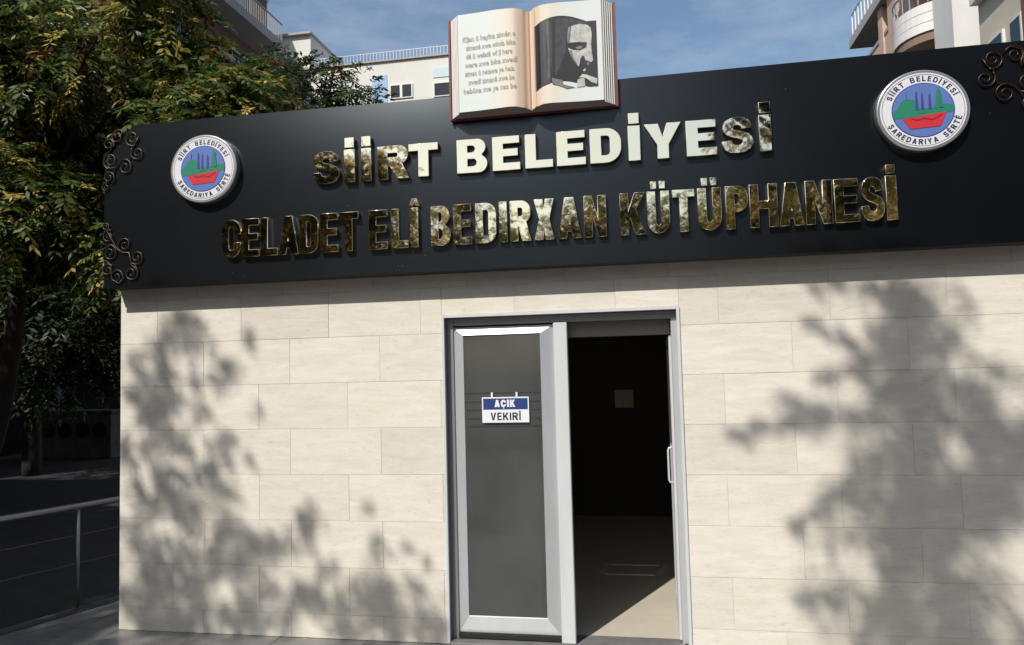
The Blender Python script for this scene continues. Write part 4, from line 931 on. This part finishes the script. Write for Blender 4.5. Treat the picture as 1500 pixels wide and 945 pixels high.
def shade_fronds(spots, rs_, t0, t1, dens):
    B, D, L = [], [], []
    for (x, z, r) in spots:
        n = max(5, int(dens*r*r)); a = rs_.uniform(0, 2*math.pi, n); q = np.sqrt(rs_.uniform(0, 1, n))*r*.86
        t = rs_.uniform(t0, t1, n)
        P = np.stack([x+q*np.cos(a), np.zeros(n), z+q*np.sin(a)], 1)+SV[None]*t[:, None]
        fl = rs_.uniform(.10, .17, n)*np.clip(r/.12, .55, 1.0)
        d = rs_.normal(0, 1, (n, 3)); d[:, 2] = np.abs(d[:, 2])*.4; d /= np.linalg.norm(d, axis=1, keepdims=True)
        B.append(P-d*(fl*.5)[:, None]); D.append(d); L.append(fl)
    return np.concatenate(B), np.concatenate(D), np.concatenate(L)
def keep_light(B, D=None, L=None):
    """foliage whose shadow would fall on the sunlit part of the facade is not there"""
    if D is not None: B = B+D/np.linalg.norm(D, axis=1, keepdims=True)*(L*.5)[:, None]
    t = B[:, 1]/SV[1]; P = B-SV[None]*t[:, None]; x, z = P[:, 0], P[:, 2]
    on = (x > np.where(z > 2.45, .55, -.05)) & (x < 6.2) & (z > -.9) & (z < 4.4)
    ok = ~on
    for (sx, sz, sr) in SH_L+SH_R: ok |= on & ((x-sx)**2+(z-sz)**2 < (sr*.95+.02)**2)
    for (sx, sz, sr) in HOLES: ok &= ((x-sx)**2+(z-sz)**2 > (sr*1.3)**2)
    ok |= on & (x < .75) & (z < 0) & (rs.uniform(0, 1, len(x)) < .45)
    return ok
bcol = make_cols((.16, .165, .058), (.52, .39, .14), .32)
ra = np.random.RandomState(21)
eA = shade_fronds(SH_L, ra, 7.0, 8.8, 900)
clA = blob_clusters((-4.0, -6.3, 6.6), (2.2, 1.2, 2.2), 24, .6, 70, ra)+blob_clusters((-2.3, -7.3, 4.5), (2.3, .8, 1.0), 34, .55, 120, ra)
tree('roadside_tree', 'tree behind the viewpoint shading the left of the wall', (-3.6, -7.4, -.012), (-3.3, -7.2, 4.2), .16, clA, ra, make_cols((.21, .20, .075), (.60, .46, .18), .40), lmat='leaf_thin', flen=(.2, .34), extra=eA, accept=keep_light)
eB = shade_fronds(SH_R, ra, 7.0, 8.8, 720)
clB = blob_clusters((3.9, -7.6, 8.6), (2.1, 1.2, 2.0), 26, .6, 60, ra)+blob_clusters((6.4, -8.2, 5.2), (1.5, .9, 1.0), 10, .5, 80, ra)+[((2.9, -8.0, 4.95), .26, 40), ((5.1, -8.1, 4.5), .35, 40)]
tree('roadside_tree', 'tree behind the viewpoint shading the right of the wall', (6.9, -8.6, -.012), (6.3, -8.2, 4.6), .15, clB, ra, bcol, flen=(.2, .34), extra=eB, accept=keep_light)
rf = np.random.RandomState(33)
for k_, (x, y, h, r) in enumerate(((-8.5, -18, 8.6, 2.9), (-2.6, -18, 7.0, 2.6), (2.2, -18.5, 6.9, 2.4), (6.8, -17.5, 6.8, 2.4), (11.4, -18, 7.4, 2.6))):
    tree('roadside_tree', '%s roadside tree of the row across the street behind the viewpoint' % ('first', 'second', 'third', 'fourth', 'fifth')[k_], (x, y, -.3), (x+.2, y, 2.4), .16,
         blob_clusters((x, y, h-r*.75), (r, r*.9, r*.8), 30, .7, 62, rf), rf, bcol, flen=(.4, .62), pairs=5)
tree('roadside_tree', 'dense unseen tree added to shade the street left of the library', (-5.9, -2.4, -.3), (-5.7, -2.3, 3.0), .17,
     blob_clusters((-5.6, -2.2, 5.6), (2.6, 1.9, 2.3), 48, .8, 110, rf), rf, bcol, flen=(.3, .5))  # unseen crown, added to darken the street beside the library
tree('roadside_tree', 'broad unseen tree added to shade the street further left', (-10.6, -.6, -.3), (-10.4, -.5, 3.4), .19,
     blob_clusters((-10.0, -.4, 6.2), (3.0, 2.4, 2.5), 48, .9, 100, rf), rf, bcol, flen=(.35, .55))  # second unseen crown, added for more shade on the left street
ob = thing('shade_building', 'plain unseen building added behind the viewpoint to shade the street at the left', 'building', (-17, -12, -.3))
part_box('wall', ob, MT['creamwall'], -34, -11.5, -24, -6.0, -.3, 15.0); part_box('roof', ob, MT['slabgrey'], -34.3, -11.2, -24.3, -5.7, 15.001, 15.2)  # unseen block added to keep sun off the left background

oc = thing('shade_building', 'tall brown unseen building added behind the viewpoint to cut the sky light', 'building', (24, -32, -.3))
part_box('wall', oc, MT['brownwall'], 9.5, 40, -40, -24, -.3, 19); part_box('roof', oc, MT['slabgrey'], 9.2, 40.3, -40.3, -23.7, 19.01, 19.3)  # unseen block added to lower the sky light reaching the wall
